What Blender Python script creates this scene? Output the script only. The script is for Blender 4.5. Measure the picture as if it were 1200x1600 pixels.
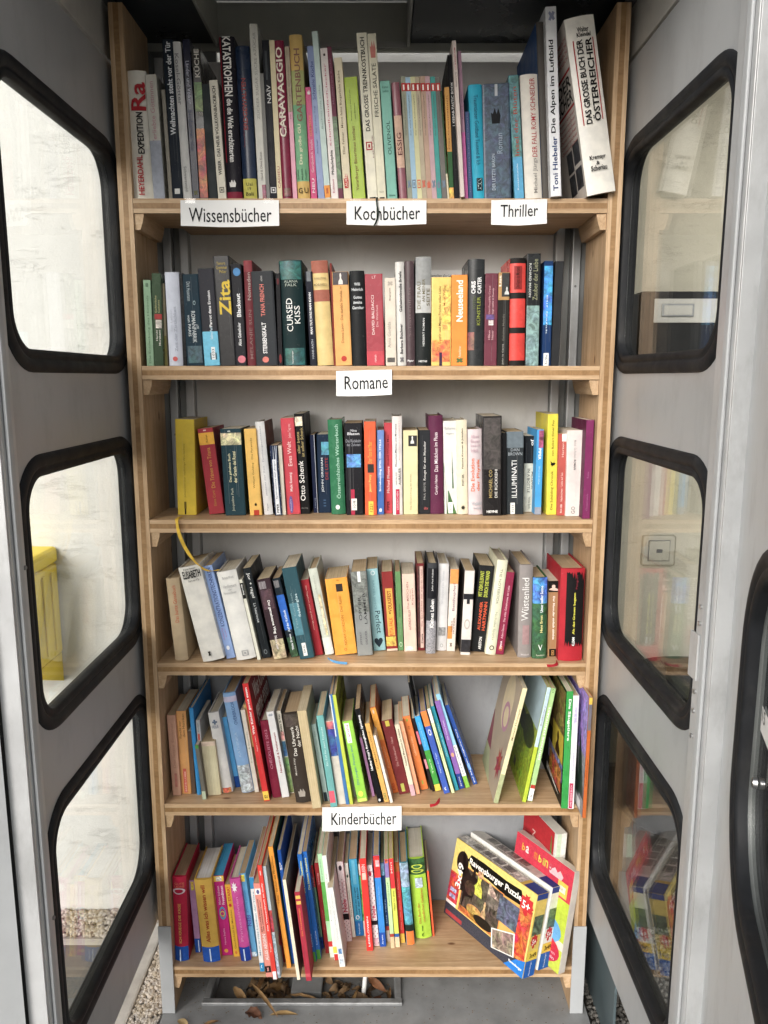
import bpy, bmesh, math, random
from mathutils import Matrix, Vector, Euler
R=math.radians
random.seed(7)
S=bpy.context.scene
for o in list(bpy.data.objects): bpy.data.objects.remove(o)
COL=S.collection
# ------------------------------------------------------------------ camera
cam=bpy.data.cameras.new('camera'); camo=bpy.data.objects.new('camera',cam); COL.objects.link(camo)
cam.sensor_fit='VERTICAL'; cam.sensor_height=36; cam.lens=36*1210/1600
cam.clip_start=.02; cam.clip_end=3000
camo.location=(.0268,-1.581,1.458); camo.rotation_euler=(R(90-9.807),0,0)
S.camera=camo
# ------------------------------------------------------------------ sky, sun, exposure
SUN_EL,SUN_AZ=R(27),R(205)      # overcast light from behind the camera
w=bpy.data.worlds.new('World'); S.world=w; w.use_nodes=True
nt=w.node_tree; bg=nt.nodes['Background']
sky=nt.nodes.new('ShaderNodeTexSky'); sky.sky_type='NISHITA'; sky.sun_disc=False
sky.sun_elevation=SUN_EL; sky.sun_rotation=SUN_AZ; sky.dust_density=4; sky.air_density=1; sky.ozone_density=.6
hs=nt.nodes.new('ShaderNodeHueSaturation'); hs.inputs['Saturation'].default_value=.3   # cloud-covered, nearly white
nt.links.new(sky.outputs[0],hs.inputs['Color']); nt.links.new(hs.outputs[0],bg.inputs[0])
bg.inputs[1].default_value=.12
sl=bpy.data.lights.new('sun','SUN'); sl.energy=1.45; sl.angle=R(38); sl.color=(1,.97,.93)
so=bpy.data.objects.new('sun',sl); COL.objects.link(so)
# direction to the sun: azimuth clockwise from +y
d=Vector((math.sin(SUN_AZ)*math.cos(SUN_EL),math.cos(SUN_AZ)*math.cos(SUN_EL),math.sin(SUN_EL)))
so.rotation_euler=d.to_track_quat('Z','Y').to_euler(); so.location=d*20
vs=S.view_settings; vs.view_transform='Standard'; vs.look='None'; vs.exposure=.66; vs.gamma=1; vs.use_curve_mapping=False
S.render.engine='CYCLES'
S.cycles.max_bounces=4; S.cycles.diffuse_bounces=3; S.cycles.glossy_bounces=3; S.cycles.transparent_max_bounces=12; S.cycles.caustics_reflective=False; S.cycles.caustics_refractive=False
# ------------------------------------------------------------------ helpers
def lin(h):   # display colour -> surface colour, a touch less saturated
    f=lambda c:c/12.92 if c<=.04045 else ((c+.055)/1.055)**2.4
    c=[f(int(h[i:i+2],16)/255) for i in (0,2,4)]; g=.3*c[0]+.59*c[1]+.11*c[2]
    return tuple(g+(x-g)*.9 for x in c)+(1,)
def tag(o,label=None,cat=None,group=None,kind=None):
    for k,v in (('label',label),('category',cat),('group',group),('kind',kind)):
        if v: o[k]=v
    return o
def empty(name,loc=(0,0,0),rot=(0,0,0)):
    o=bpy.data.objects.new(name,None); o.empty_display_size=.05; COL.objects.link(o); o.location=loc; o.rotation_euler=rot; return o
def link(name,me,mat,parent=None,col=None):
    o=bpy.data.objects.new(name,me); COL.objects.link(o)
    if mat is not None:
        for m in (mat if isinstance(mat,(list,tuple)) else [mat]): me.materials.append(m)
    if parent: o.parent=parent
    if col: o.color=lin(col) if isinstance(col,str) else col
    return o
def mesh(name,v,f,smooth=False):
    me=bpy.data.meshes.new(name); me.from_pydata([tuple(p) for p in v],[],f); me.update()
    if smooth: me.polygons.foreach_set('use_smooth',[True]*len(me.polygons))
    return me
def box(x0,x1,y0,y1,z0,z1):
    v=[(x,y,z) for z in (z0,z1) for y in (y0,y1) for x in (x0,x1)]
    return v,[(0,2,3,1),(4,5,7,6),(0,1,5,4),(2,6,7,3),(0,4,6,2),(1,3,7,5)]
def boxes(bs):
    V=[];F=[]
    for b in bs:
        v,f=box(*b); n=len(V); V+=v; F+=[tuple(i+n for i in q) for q in f]
    return V,F
def bev(me,w=.0015,seg=2):
    bm=bmesh.new(); bm.from_mesh(me)
    bmesh.ops.bevel(bm,geom=bm.edges[:],offset=w,segments=seg,affect='EDGES',profile=.6)
    bm.to_mesh(me); bm.free(); return me
def bbox_obj(name,b,mat,parent=None,w=.0015,col=None):
    v,f=box(*b); return link(name,bev(mesh(name,v,f),w),mat,parent,col)
# ------------------------------------------------------------------ materials
def newmat(name):
    m=bpy.data.materials.new(name); m.use_nodes=True; n=m.node_tree
    return m,n,n.nodes['Principled BSDF']
def N(n,t,**k):
    o=n.nodes.new(t)
    for a,b in k.items():
        if a[0]=='_': setattr(o,a[1:],b)
        else: o.inputs[a.replace('0_',' ')].default_value=b
    return o
def coords(n,scale=(1,1,1),rand=True):
    tc=n.nodes.new('ShaderNodeTexCoord'); mp=n.nodes.new('ShaderNodeMapping'); mp.inputs['Scale'].default_value=scale
    n.links.new(tc.outputs['Object'],mp.inputs['Vector'])
    if rand:
        oi=n.nodes.new('ShaderNodeObjectInfo'); mu=N(n,'ShaderNodeMath',_operation='MULTIPLY'); mu.inputs[1].default_value=37
        n.links.new(oi.outputs['Random'],mu.inputs[0]); cb=n.nodes.new('ShaderNodeCombineXYZ')
        for i in range(3): n.links.new(mu.outputs[0],cb.inputs[i])
        n.links.new(cb.outputs[0],mp.inputs['Location'])
    return mp
def noise(n,vec,scale,detail=4,rough=.6,dist=0):
    t=n.nodes.new('ShaderNodeTexNoise'); t.inputs['Scale'].default_value=scale; t.inputs['Detail'].default_value=detail
    t.inputs['Roughness'].default_value=rough; t.inputs['Distortion'].default_value=dist
    n.links.new(vec.outputs[0],t.inputs['Vector']); return t
def ramp(n,src,stops):
    r=n.nodes.new('ShaderNodeValToRGB'); e=r.color_ramp.elements
    while len(e)<len(stops): e.new(.5)
    for i,(p,c) in enumerate(stops):
        e[i].position=p; e[i].color=c if len(c)==4 else (*c,1)
    n.links.new(src,r.inputs[0]); return r
def mixc(n,fac,a,b,mode='MIX'):
    m=n.nodes.new('ShaderNodeMix'); m.data_type='RGBA'; m.blend_type=mode
    if isinstance(fac,(int,float)): m.inputs[0].default_value=fac
    else: n.links.new(fac,m.inputs[0])
    for s,i in ((a,6),(b,7)):
        if isinstance(s,tuple): m.inputs[i].default_value=s if len(s)==4 else (*s,1)
        else: n.links.new(s,m.inputs[i])
    return m.outputs[2]
def bump(n,src,dist,strength=.5,bsdf=None):
    b=n.nodes.new('ShaderNodeBump'); b.inputs['Distance'].default_value=dist; b.inputs['Strength'].default_value=strength
    n.links.new(src,b.inputs['Height'])
    if bsdf: n.links.new(b.outputs[0],bsdf.inputs['Normal'])
    return b
M={}
def cover_mat(name,rough,coat):
    m,n,b=newmat(name); oi=n.nodes.new('ShaderNodeObjectInfo'); c=coords(n)
    a=noise(n,c,35,3); r=ramp(n,a.outputs[0],[(.3,(.86,.86,.86)),(.7,(1.06,1.05,1.03))])
    col=mixc(n,1,oi.outputs['Color'],r.outputs[0],'MULTIPLY')
    s=noise(n,c,180,1); w=ramp(n,s.outputs[0],[(.68,(0,0,0)),(.78,(1,1,1))]); k=N(n,'ShaderNodeMath',_operation='MULTIPLY'); k.inputs[1].default_value=.07
    n.links.new(w.outputs[0],k.inputs[0]); col=mixc(n,k.outputs[0],col,(.4,.38,.35)); b.inputs['Specular IOR Level'].default_value=.13
    n.links.new(col,b.inputs['Base Color'])
    rr=ramp(n,a.outputs[0],[(.3,(rough-.08,)*3),(.7,(rough+.12,)*3)]); n.links.new(rr.outputs[0],b.inputs['Roughness'])
    b.inputs['Coat Weight'].default_value=coat; b.inputs['Coat Roughness'].default_value=.22
    bump(n,noise(n,c,90,1).outputs[0],.0006,.35,b); M[name]=m
cover_mat('cover',.45,.0); cover_mat('gloss',.26,.3)
m,n,b=newmat('ink'); oi=n.nodes.new('ShaderNodeObjectInfo'); c=coords(n)
r=ramp(n,noise(n,c,120,1).outputs[0],[(.3,(.88,)*3),(.7,(1.05,)*3)]); n.links.new(mixc(n,1,oi.outputs['Color'],r.outputs[0],'MULTIPLY'),b.inputs['Base Color'])
b.inputs['Roughness'].default_value=.5; b.inputs['Specular IOR Level'].default_value=.13; M['ink']=m
def pic_mat(name,scale,lo,hi,hue):
    m,n,b=newmat(name); oi=n.nodes.new('ShaderNodeObjectInfo'); c=coords(n)
    a=noise(n,c,scale,6,.65,1.2); h=noise(n,c,scale*.6,2); v=n.nodes.new('ShaderNodeHueSaturation'); n.links.new(oi.outputs['Color'],v.inputs['Color'])
    mr=N(n,'ShaderNodeMapRange'); mr.inputs[3].default_value=.5-hue; mr.inputs[4].default_value=.5+hue; mr.inputs[1].default_value=.3; mr.inputs[2].default_value=.7
    n.links.new(h.outputs[0],mr.inputs[0]); n.links.new(mr.outputs[0],v.inputs['Hue'])
    r=ramp(n,a.outputs[0],[(.32,(lo,lo,lo)),(.5,(1,1,1)),(.68,(hi,hi,hi))])
    n.links.new(mixc(n,1,v.outputs[0],r.outputs[0],'MULTIPLY'),b.inputs['Base Color']); b.inputs['Roughness'].default_value=.4; M[name]=m
pic_mat('picture',75,.35,1.8,.04); pic_mat('speckle',420,.08,1.6,.01); pic_mat('photo',60,.15,2.4,.07)
m,n,b=newmat('pages'); oi=n.nodes.new('ShaderNodeObjectInfo'); c=coords(n,(900,6,6)); a=noise(n,c,1,3)
c2=coords(n); r=ramp(n,a.outputs[0],[(.3,(.72,.72,.72)),(.65,(1.04,1.04,1.04))]); col=mixc(n,1,oi.outputs['Color'],r.outputs[0],'MULTIPLY')
r2=ramp(n,noise(n,c2,30,3).outputs[0],[(.35,(.88,.85,.8)),(.7,(1,1,1))]); n.links.new(mixc(n,1,col,r2.outputs[0],'MULTIPLY'),b.inputs['Base Color'])
b.inputs['Roughness'].default_value=.85; bump(n,a.outputs[0],.0005,.5,b); M['pages']=m
def wood(name,scale,c0,c1,c2,knots=True):
    m,n,b=newmat(name); c=coords(n,scale)
    a=noise(n,c,3.2,6,.6,.8); r=ramp(n,a.outputs[0],[(.28,c0),(.5,c1),(.75,c2)])
    fine=noise(n,c,22,3); rf=ramp(n,fine.outputs[0],[(.35,(.86,.84,.8)),(.65,(1.05,1.05,1.05))])
    col=mixc(n,1,r.outputs[0],rf.outputs[0],'MULTIPLY')
    if knots:
        cc=coords(n,tuple((2.2 if s<10 else 5) for s in scale)); vo=n.nodes.new('ShaderNodeTexVoronoi'); vo.inputs['Scale'].default_value=3.2; n.links.new(cc.outputs[0],vo.inputs['Vector'])
        kr=ramp(n,vo.outputs['Distance'],[(.0,(1,1,1)),(.045,(.85,.85,.85)),(.085,(0,0,0))]); col=mixc(n,kr.outputs[0],col,(.13,.055,.02))
    c3=coords(n); g=noise(n,c3,5,4); gr=ramp(n,g.outputs[0],[(.4,(.8,.78,.75)),(.62,(1,1,1))]); col=mixc(n,1,col,gr.outputs[0],'MULTIPLY')
    n.links.new(col,b.inputs['Base Color']); b.inputs['Roughness'].default_value=.5; bump(n,fine.outputs[0],.0007,.5,b); M[name]=m
P0,P1,P2=(.42,.265,.14),(.56,.385,.23),(.66,.485,.315)
wood('wood_x',(1.6,26,26),P0,P1,P2); wood('wood_z',(26,26,1.6),P0,P1,P2); wood('wood_y',(26,1.6,26),P0,P1,P2,False)
wood('core_x',(9,4,4),(.24,.13,.05),(.33,.19,.08),(.40,.245,.115),False); wood('core_z',(4,4,9),(.24,.13,.05),(.32,.185,.078),(.40,.245,.115),False)
def paint(name,col,rough=.45,metal=0,var=.12,bumpd=.0004,dirt=None,scale=9,scratch=0):
    m,n,b=newmat(name); c=coords(n,rand=False); a=noise(n,c,scale,5); r=ramp(n,a.outputs[0],[(.3,tuple(x*(1-var) for x in col)),(.7,tuple(min(1,x*(1+var)) for x in col))]); cc=r.outputs[0]
    if dirt:
        dn=noise(n,coords(n,(3,3,1.2),False),6,6,.7); dr=ramp(n,dn.outputs[0],[(.5,(0,0,0)),(.75,(1,1,1))]); k=N(n,'ShaderNodeMath',_operation='MULTIPLY'); k.inputs[1].default_value=.5; n.links.new(dr.outputs[0],k.inputs[0]); cc=mixc(n,k.outputs[0],cc,dirt)
    n.links.new(cc,b.inputs['Base Color']); rr=ramp(n,a.outputs[0],[(.3,(max(.05,rough-.07),)*3),(.7,(rough+.1,)*3)]); n.links.new(rr.outputs[0],b.inputs['Roughness'])
    b.inputs['Metallic'].default_value=metal; bump(n,noise(n,c,260,2).outputs[0],bumpd,.3,b); M[name]=m
    if scratch:
        sc=noise(n,coords(n,(14,14,90),False),3,2,.5,1.5); sr=ramp(n,sc.outputs[0],[(.493,(0,0,0)),(.5,(1,1,1)),(.507,(0,0,0))]); pm=noise(n,c,5,2); pr_=ramp(n,pm.outputs[0],[(.55,(0,0,0)),(.7,(.35,.35,.35))])
        f=mixc(n,1,sr.outputs[0],pr_.outputs[0],'MULTIPLY'); n.links.new(mixc(n,f,cc,tuple(min(1,x*1.7) for x in col)),b.inputs['Base Color'])
paint('booth_grey',(.42,.432,.44),.38,.2,.05,.0003,(.30,.308,.312),9,1); paint('leaf_grey',(.60,.62,.63),.45,.1,.06,.0003,(.36,.36,.35))
paint('aluminium',(.50,.51,.515),.4,.35,.1,.0002,(.25,.25,.24)); paint('alu_dark',(.20,.205,.2),.4,.45,.12,.0002)
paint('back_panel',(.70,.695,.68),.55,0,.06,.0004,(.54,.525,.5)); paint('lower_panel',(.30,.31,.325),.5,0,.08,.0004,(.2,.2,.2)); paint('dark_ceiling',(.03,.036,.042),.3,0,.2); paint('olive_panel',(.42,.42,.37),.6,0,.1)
paint('header_grey',(.42,.41,.38),.6,0,.1,.0004,(.25,.24,.22)); paint('strip_white',(.40,.415,.425),.4,0,.06); paint('rubber',(.011,.012,.014),.55,0,.3,.0006,(.055,.052,.048),30)
M['rubber'].node_tree.nodes['Principled BSDF'].inputs['Specular IOR Level'].default_value=.22
paint('floor_grey',(.25,.255,.255),.5,.1,.2,.0006,(.26,.25,.24),16); paint('zinc',(.45,.46,.465),.45,.7,.2,.0005,(.2,.2,.2),30)
paint('concrete',(.42,.40,.37),.9,0,.2,.002,(.3,.28,.25),20); paint('paper',(.80,.80,.79),.8,0,.03,.0003); paint('seal_black',(.008,.008,.008),.6)
paint('post_yellow',(.9,.67,.015),.4,0,.04,.0003,(.82,.6,.03)); paint('mailbox_dark',(.012,.013,.014),.4,.3,.1); paint('plate_white',(.75,.73,.67),.35,.1,.06); paint('switch_cream',(.58,.55,.45),.4,0,.04)
paint('dark_bed',(.05,.042,.033),.95,0,.4,.006,(.08,.07,.055),40); paint('pot_dark',(.05,.052,.055),.5,0,.2); paint('steel',(.6,.6,.6),.25,1,.05); paint('hose_white',(.7,.7,.68),.5,0,.05); paint('dark_sheet',(.09,.12,.13),.45,.2,.2); paint('mud',(.045,.035,.025),.95,0,.4,.004,(.09,.06,.03),60)
def stucco(name,c0,c1):
    m,n,b=newmat(name); c=coords(n,(1,1,1),False); cs=coords(n,(5,5,30),False)
    a=noise(n,c,3,6,.65); r=ramp(n,a.outputs[0],[(.3,c0),(.68,c1)])
    st=noise(n,cs,2.2,6,.62,.35); cr0=ramp(n,st.outputs[0],[(.465,(1,1,1)),(.49,(.35,.35,.35)),(.515,(1,1,1))]); mk=ramp(n,noise(n,coords(n,(3,3,7),False),2.6,3).outputs[0],[(.5,(0,0,0)),(.62,(1,1,1))])
    cw=mixc(n,mk.outputs[0],(1,1,1),cr0.outputs[0]); f=noise(n,c,85,4,.7); ad=N(n,'ShaderNodeMath',_operation='ADD'); mu=N(n,'ShaderNodeMath',_operation='MULTIPLY'); mu.inputs[1].default_value=.7
    n.links.new(f.outputs[0],mu.inputs[0]); n.links.new(cw,ad.inputs[0]); n.links.new(mu.outputs[0],ad.inputs[1])
    n.links.new(r.outputs[0],b.inputs['Base Color']); b.inputs['Roughness'].default_value=.95; bump(n,ad.outputs[0],.0045,.5,b); M[name]=m
stucco('stucco_white',(.65,.645,.62),(.74,.735,.71)); stucco('stucco_cream',(.56,.525,.42),(.70,.66,.54))
# ground: asphalt grey paving
m,n,b=newmat('paving'); c=coords(n,rand=False); r=ramp(n,noise(n,c,4,8,.7).outputs[0],[(.3,(.12,.118,.112)),(.7,(.2,.195,.185))]); n.links.new(r.outputs[0],b.inputs['Base Color']); b.inputs['Roughness'].default_value=.9; bump(n,noise(n,c,120,4).outputs[0],.003,.5,b); M['paving']=m
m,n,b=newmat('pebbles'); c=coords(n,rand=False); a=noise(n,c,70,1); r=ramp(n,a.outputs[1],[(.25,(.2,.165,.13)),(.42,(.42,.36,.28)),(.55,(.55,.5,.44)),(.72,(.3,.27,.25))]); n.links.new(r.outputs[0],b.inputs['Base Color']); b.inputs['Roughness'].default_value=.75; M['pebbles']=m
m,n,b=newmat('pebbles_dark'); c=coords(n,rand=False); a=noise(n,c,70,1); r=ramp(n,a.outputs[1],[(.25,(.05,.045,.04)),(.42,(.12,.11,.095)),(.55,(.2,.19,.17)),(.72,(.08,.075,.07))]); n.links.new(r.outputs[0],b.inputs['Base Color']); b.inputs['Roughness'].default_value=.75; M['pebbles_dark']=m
m,n,b=newmat('dry_leaf'); oi=n.nodes.new('ShaderNodeObjectInfo'); c=coords(n); a=noise(n,c,50,5); r=ramp(n,a.outputs[0],[(.3,(.55,.5,.45)),(.7,(1.15,1.12,1.05))]); n.links.new(mixc(n,1,oi.outputs['Color'],r.outputs[0],'MULTIPLY'),b.inputs['Base Color']); b.inputs['Roughness'].default_value=.7; bump(n,a.outputs[0],.002,.6,b); M['dry_leaf']=m
def schlick(n):   # reflectance of a clear sheet, the same from both sides
    lw=n.nodes.new('ShaderNodeLayerWeight'); lw.inputs[0].default_value=.5
    pw=N(n,'ShaderNodeMath',_operation='POWER'); pw.inputs[1].default_value=5; n.links.new(lw.outputs['Facing'],pw.inputs[0])
    ma=N(n,'ShaderNodeMath',_operation='MULTIPLY_ADD'); ma.inputs[1].default_value=.96; ma.inputs[2].default_value=.036; n.links.new(pw.outputs[0],ma.inputs[0]); return ma
m,n,b=newmat('leaf_litter'); gi=n.nodes.new('ShaderNodeNewGeometry'); r=ramp(n,gi.outputs['Random Per Island'],[(0,(.04,.022,.01)),(.3,(.09,.05,.022)),(.6,(.17,.1,.045)),(1,(.24,.16,.085))]); n.links.new(r.outputs[0],b.inputs['Base Color']); b.inputs['Roughness'].default_value=.75; M['leaf_litter']=m
# window glass: clear, reflecting more at grazing angles, a little dusty
m,n,b=newmat('glass'); n.nodes.remove(b); out=n.nodes['Material Output']; tr=n.nodes.new('ShaderNodeBsdfTransparent'); tr.inputs[0].default_value=(.95,.96,.95,1)
gl=n.nodes.new('ShaderNodeBsdfGlossy'); gl.inputs['Roughness'].default_value=.012; fr=schlick(n); mx=n.nodes.new('ShaderNodeMixShader')
n.links.new(fr.outputs[0],mx.inputs[0]); n.links.new(tr.outputs[0],mx.inputs[1]); n.links.new(gl.outputs[0],mx.inputs[2])
df=n.nodes.new('ShaderNodeBsdfDiffuse'); df.inputs[0].default_value=(.6,.59,.55,1); c=coords(n,rand=False); dn=noise(n,c,7,6,.7); dr=ramp(n,dn.outputs[0],[(.45,(.001,)*3),(.85,(.025,)*3)]); mx2=n.nodes.new('ShaderNodeMixShader'); n.links.new(dr.outputs[0],mx2.inputs[0]); n.links.new(mx.outputs[0],mx2.inputs[1]); n.links.new(df.outputs[0],mx2.inputs[2]); n.links.new(mx2.outputs[0],out.inputs[0]); M['glass']=m
# clear shrink wrap
m,n,b=newmat('clear_film'); n.nodes.remove(b); out=n.nodes['Material Output']; tr=n.nodes.new('ShaderNodeBsdfTransparent'); gl=n.nodes.new('ShaderNodeBsdfGlossy'); gl.inputs['Roughness'].default_value=.12; fr=schlick(n); mx=n.nodes.new('ShaderNodeMixShader'); n.links.new(fr.outputs[0],mx.inputs[0]); n.links.new(tr.outputs[0],mx.inputs[1]); n.links.new(gl.outputs[0],mx.inputs[2]); n.links.new(mx.outputs[0],out.inputs[0]); M['clear_film']=m
# ------------------------------------------------------------------ lettering
_tc={}
def glyphs(s,bold):
    k=(s,bold)
    if k in _tc: return _tc[k]
    cu=bpy.data.curves.new('lettering','FONT'); cu.body=s; cu.resolution_u=2; cu.offset=.022 if bold else .004; cu.fill_mode='FRONT'
    ob=bpy.data.objects.new('lettering',cu); me=bpy.data.meshes.new_from_object(ob)
    v=[tuple(p.co) for p in me.vertices]; f=[tuple(p.vertices) for p in me.polygons]
    bpy.data.objects.remove(ob); bpy.data.curves.remove(cu); bpy.data.meshes.remove(me)
    if v:
        xs=[p[0] for p in v]; ys=[p[1] for p in v]; x0,x1,y0,y1=min(xs),max(xs),min(ys),max(ys); dx=max(x1-x0,1e-4); dy=max(y1-y0,1e-4)
        v=[((p[0]-x0)/dx,(p[1]-y0)/dy) for p in v]
    _tc[k]=(v,f); return _tc[k]
# ------------------------------------------------------------------ flat shapes in the unit square: verts, faces
def sh_poly(pts): return list(pts),[tuple(range(len(pts)))]
def shape(kind,rnd):
    n=20; C=[(math.cos(2*math.pi*i/n)*.5+.5,math.sin(2*math.pi*i/n)*.5+.5) for i in range(n)]
    if kind in('disc','oval'): return sh_poly(C)
    if kind=='ring':
        v=C+[(.5+(x-.5)*.68,.5+(y-.5)*.68) for x,y in C]; return v,[(i,(i+1)%n,n+(i+1)%n,n+i) for i in range(n)]
    if kind=='star':
        q=16; return sh_poly([(.5+(.5 if i%2==0 else .26)*math.cos(2*math.pi*i/q),.5+(.5 if i%2==0 else .26)*math.sin(2*math.pi*i/q)) for i in range(q)])
    if kind=='heart': return sh_poly([(.5,0),(.85,.42),(1,.7),(.92,.93),(.74,1),(.58,.93),(.5,.8),(.42,.93),(.26,1),(.08,.93),(0,.7),(.15,.42)])
    if kind=='bird': return sh_poly([(.3,0),(.42,.25),(.8,.3),(1,.62),(.78,.66),(.72,1),(.6,.62),(.3,.72),(0,.95),(.12,.5),(.05,.28),(.28,.3)])
    if kind=='figure': return sh_poly([(0,0),(1,0),(.95,.3),(.72,.48),(.66,.58),(.72,.8),(.6,1),(.42,1),(.3,.8),(.36,.58),(.3,.48),(.05,.3)])
    if kind=='moon': return sh_poly([(.5+.5*math.cos(a),.5+.5*math.sin(a)) for a in [R(60+i*24) for i in range(11)]]+[(.72+.42*math.cos(a),.5+.36*math.sin(a)) for a in [R(270-i*22) for i in range(9)]])
    if kind=='leaf': return sh_poly([(0,0),(1,0),(.8,.2),(.5,.55),(.22,.85),(.08,1),(0,1)])
    if kind=='emblem':
        k=rnd.randint(0,2)
        if k==0:
            v=[];f=[]
            for a,b_,c,d_ in((0,1,0,.14),(0,1,.86,1),(0,.16,.14,.86),(.84,1,.14,.86),(.34,.66,.3,.7)): i=len(v); v+=[(a,c),(b_,c),(b_,d_),(a,d_)]; f.append((i,i+1,i+2,i+3))
            return v,f
        if k==1: return sh_poly([(0,.1),(.35,0),(.5,.25),(.7,0),(1,.2),(.8,.5),(1,.85),(.65,1),(.5,.75),(.25,1),(0,.8),(.22,.5)])
        return sh_poly([(.1,0),(.9,0),(1,.5),(.75,1),(.6,.6),(.4,1),(.2,.62),(0,.7)])
    if kind=='barcode':
        v=[];f=[];x=0
        while x<1:
            d_=rnd.uniform(.03,.09); i=len(v); v+=[(x,0),(min(1,x+d_),0),(min(1,x+d_),1),(x,1)]; f.append((i,i+1,i+2,i+3)); x+=d_+rnd.uniform(.02,.05)
        return v,f
    if kind=='dots':
        v=[];f=[]
        for j in range(16):
            for a in (.12,.5,.88):
                cx=a+rnd.uniform(-.05,.05); cy=(j+.5+(.5 if a==.5 else 0))/16.6; r=.07; i=len(v)
                v+=[(cx-r,cy),(cx,cy-r*.18),(cx+r,cy),(cx,cy+r*.18)]; f.append((i,i+1,i+2,i+3))
        return v,f
    if kind=='web':
        v=[];f=[]
        for j in range(13):
            y0=rnd.random(); y1=min(1,max(0,y0+rnd.uniform(-.3,.3))); i=len(v); t=.012
            v+=[(0,y0),(1,y1),(1,min(1,y1+t)),(0,min(1,y0+t))]; f.append((i,i+1,i+2,i+3))
        for j in range(4):
            x=rnd.random()*.9; x2=rnd.random()*.9; i=len(v); v+=[(x,0),(x+.07,0),(x2+.07,1),(x2,1)]; f.append((i,i+1,i+2,i+3))
        return v,f
    if kind=='drip':
        top=[];bot=[];k=14
        for i in range(k+1): top.append((i/k,1-rnd.random()*.12*(i%2))); bot.append((i/k,rnd.random()*.1*(i%2)))
        v=bot+top; return v,[(i,i+1,k+2+i,k+1+i) for i in range(k)]
    return [(0,0),(1,0),(1,1),(0,1)],[(0,1,2,3)]
PMAT={'picture':'picture','speckle':'speckle','photo':'photo','page_lines':'pages','leaf':'picture'}
PNAME={'band':'colour_band','tab':'tab','rule':'ruled_line','strip':'strip','page_lines':'page_edge','speckle':'speckled_panel','web':'line_pattern','drip':'paint_drips','dots':'dot_pattern','disc':'disc_emblem','oval':'oval_emblem','ring':'ring_emblem','star':'star_emblem','moon':'crescent_emblem','heart':'heart_emblem','bird':'bird_emblem','figure':'figure_print','leaf':'leaf_print'}
# ------------------------------------------------------------------ setting
g=link('ground',mesh('ground',[(-400,-400,-.03),(400,-400,-.03),(400,400,-.03),(-400,400,-.03)],[(0,1,2,3)]),M['paving']); tag(g,'grey paved ground around the booth','ground',kind='structure')
def thing_box(name,b,mat,label,cat,w=.004):
    return tag(bbox_obj(name,b,M[mat],None,w),label,cat)
thing_box('house_wall',(-7,.56,.364,.7,-.06,5.2),'stucco_white','white roughcast house wall behind the booth, seen through the left panes','wall')
pw=empty('porch_wall',(.56,1.25,0)); tag(pw,'cream roughcast porch wall seen through the right panes','wall')
bbox_obj('render_coat',(0,5,0,.2,-.06,5.2),M['stucco_cream'],pw,.004)
bbox_obj('return_wall',(0,.12,-.548,-.003,-.06,5.2),M['stucco_cream'],pw,.004)
pr=empty('added_shade_roof',(.56,.25,2.75)); tag(pr,'unseen flat roof added to dim the wall on the right','roof')  # roof out of view, added to dim the wall behind the right panes
bbox_obj('slab',(.0,5,0,.997,0,.16),M['header_grey'],pr,.004); bbox_obj('fascia',(.0,5,-.03,-.002,-.05,.2),M['aluminium'],pr,.003)
bbox_obj('post',(2.9,3.0,.02,.12,-2.77,-.002),M['aluminium'],pr,.003)
kb=bbox_obj('kerb',(-.66,-.563,-1.2,.3,-.06,.004),M['concrete'],None,.006); tag(kb,'pale concrete kerb running beside the booth','kerb',kind='structure')
# pebbles: three strips
def pebbles(name,label,x0,x1,y0,y1,n,z,rmin,rmax,seed,mat='pebbles'):
    rnd=random.Random(seed); V=[];F=[]
    t=(1+5**.5)/2; ico=[(-1,t,0),(1,t,0),(-1,-t,0),(1,-t,0),(0,-1,t),(0,1,t),(0,-1,-t),(0,1,-t),(t,0,-1),(t,0,1),(-t,0,-1),(-t,0,1)]
    fi=[(0,11,5),(0,5,1),(0,1,7),(0,7,10),(0,10,11),(1,5,9),(5,11,4),(11,10,2),(10,7,6),(7,1,8),(3,9,4),(3,4,2),(3,2,6),(3,6,8),(3,8,9),(4,9,5),(2,4,11),(6,2,10),(8,6,7),(9,8,1)]
    for k in range(n):
        r=rnd.uniform(rmin,rmax)/1.9; cx,cy=rnd.uniform(x0,x1),rnd.uniform(y0,y1); e=Euler((rnd.random()*6,rnd.random()*6,rnd.random()*6)).to_matrix(); sx,sy,sz=1,rnd.uniform(.7,1.2),rnd.uniform(.5,.8); i=len(V)
        rz=Matrix.Rotation(rnd.random()*6.28,3,'Z')
        for p in ico:
            q=rz@Vector((p[0]*r*sx,p[1]*r*sy,p[2]*r*sz)); V.append((cx+q.x*1,cy+q.y,z+rnd.uniform(-.002,.003)+q.z))
        F+=[tuple(a+i for a in f) for f in fi]
    o=link(name,mesh(name,V,F,True),M[mat]); tag(o,label,'gravel',kind='stuff'); return o
bed=link('gravel_bed',mesh('gravel_bed',*boxes([(-.562,-.492,-.9,.3,-.05,-.008),(-2.2,-.5,.255,.362,-.05,-.012)])),M['concrete']); tag(bed,'rough mortar bed under the pebbles','ground',kind='structure')
sb=link('added_dark_bed',mesh('added_dark_bed',*box(.506,2.6,-.45,1.2,-.05,-.02)),M['dark_bed']); tag(sb,'dark ground added beside the booth so the right panes reflect','ground',kind='structure')  # dark ground, added to strengthen reflections in the right panes
pebbles('gravel','small pale pebbles between kerb and left bookcase foot',-.56,-.494,-.45,.25,2600,-.004,.003,.0065,1)
pebbles('gravel','shaded dark pebbles beside the right bookcase foot',.51,.9,-.4,.3,4500,-.017,.003,.007,2,'pebbles_dark')
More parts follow.
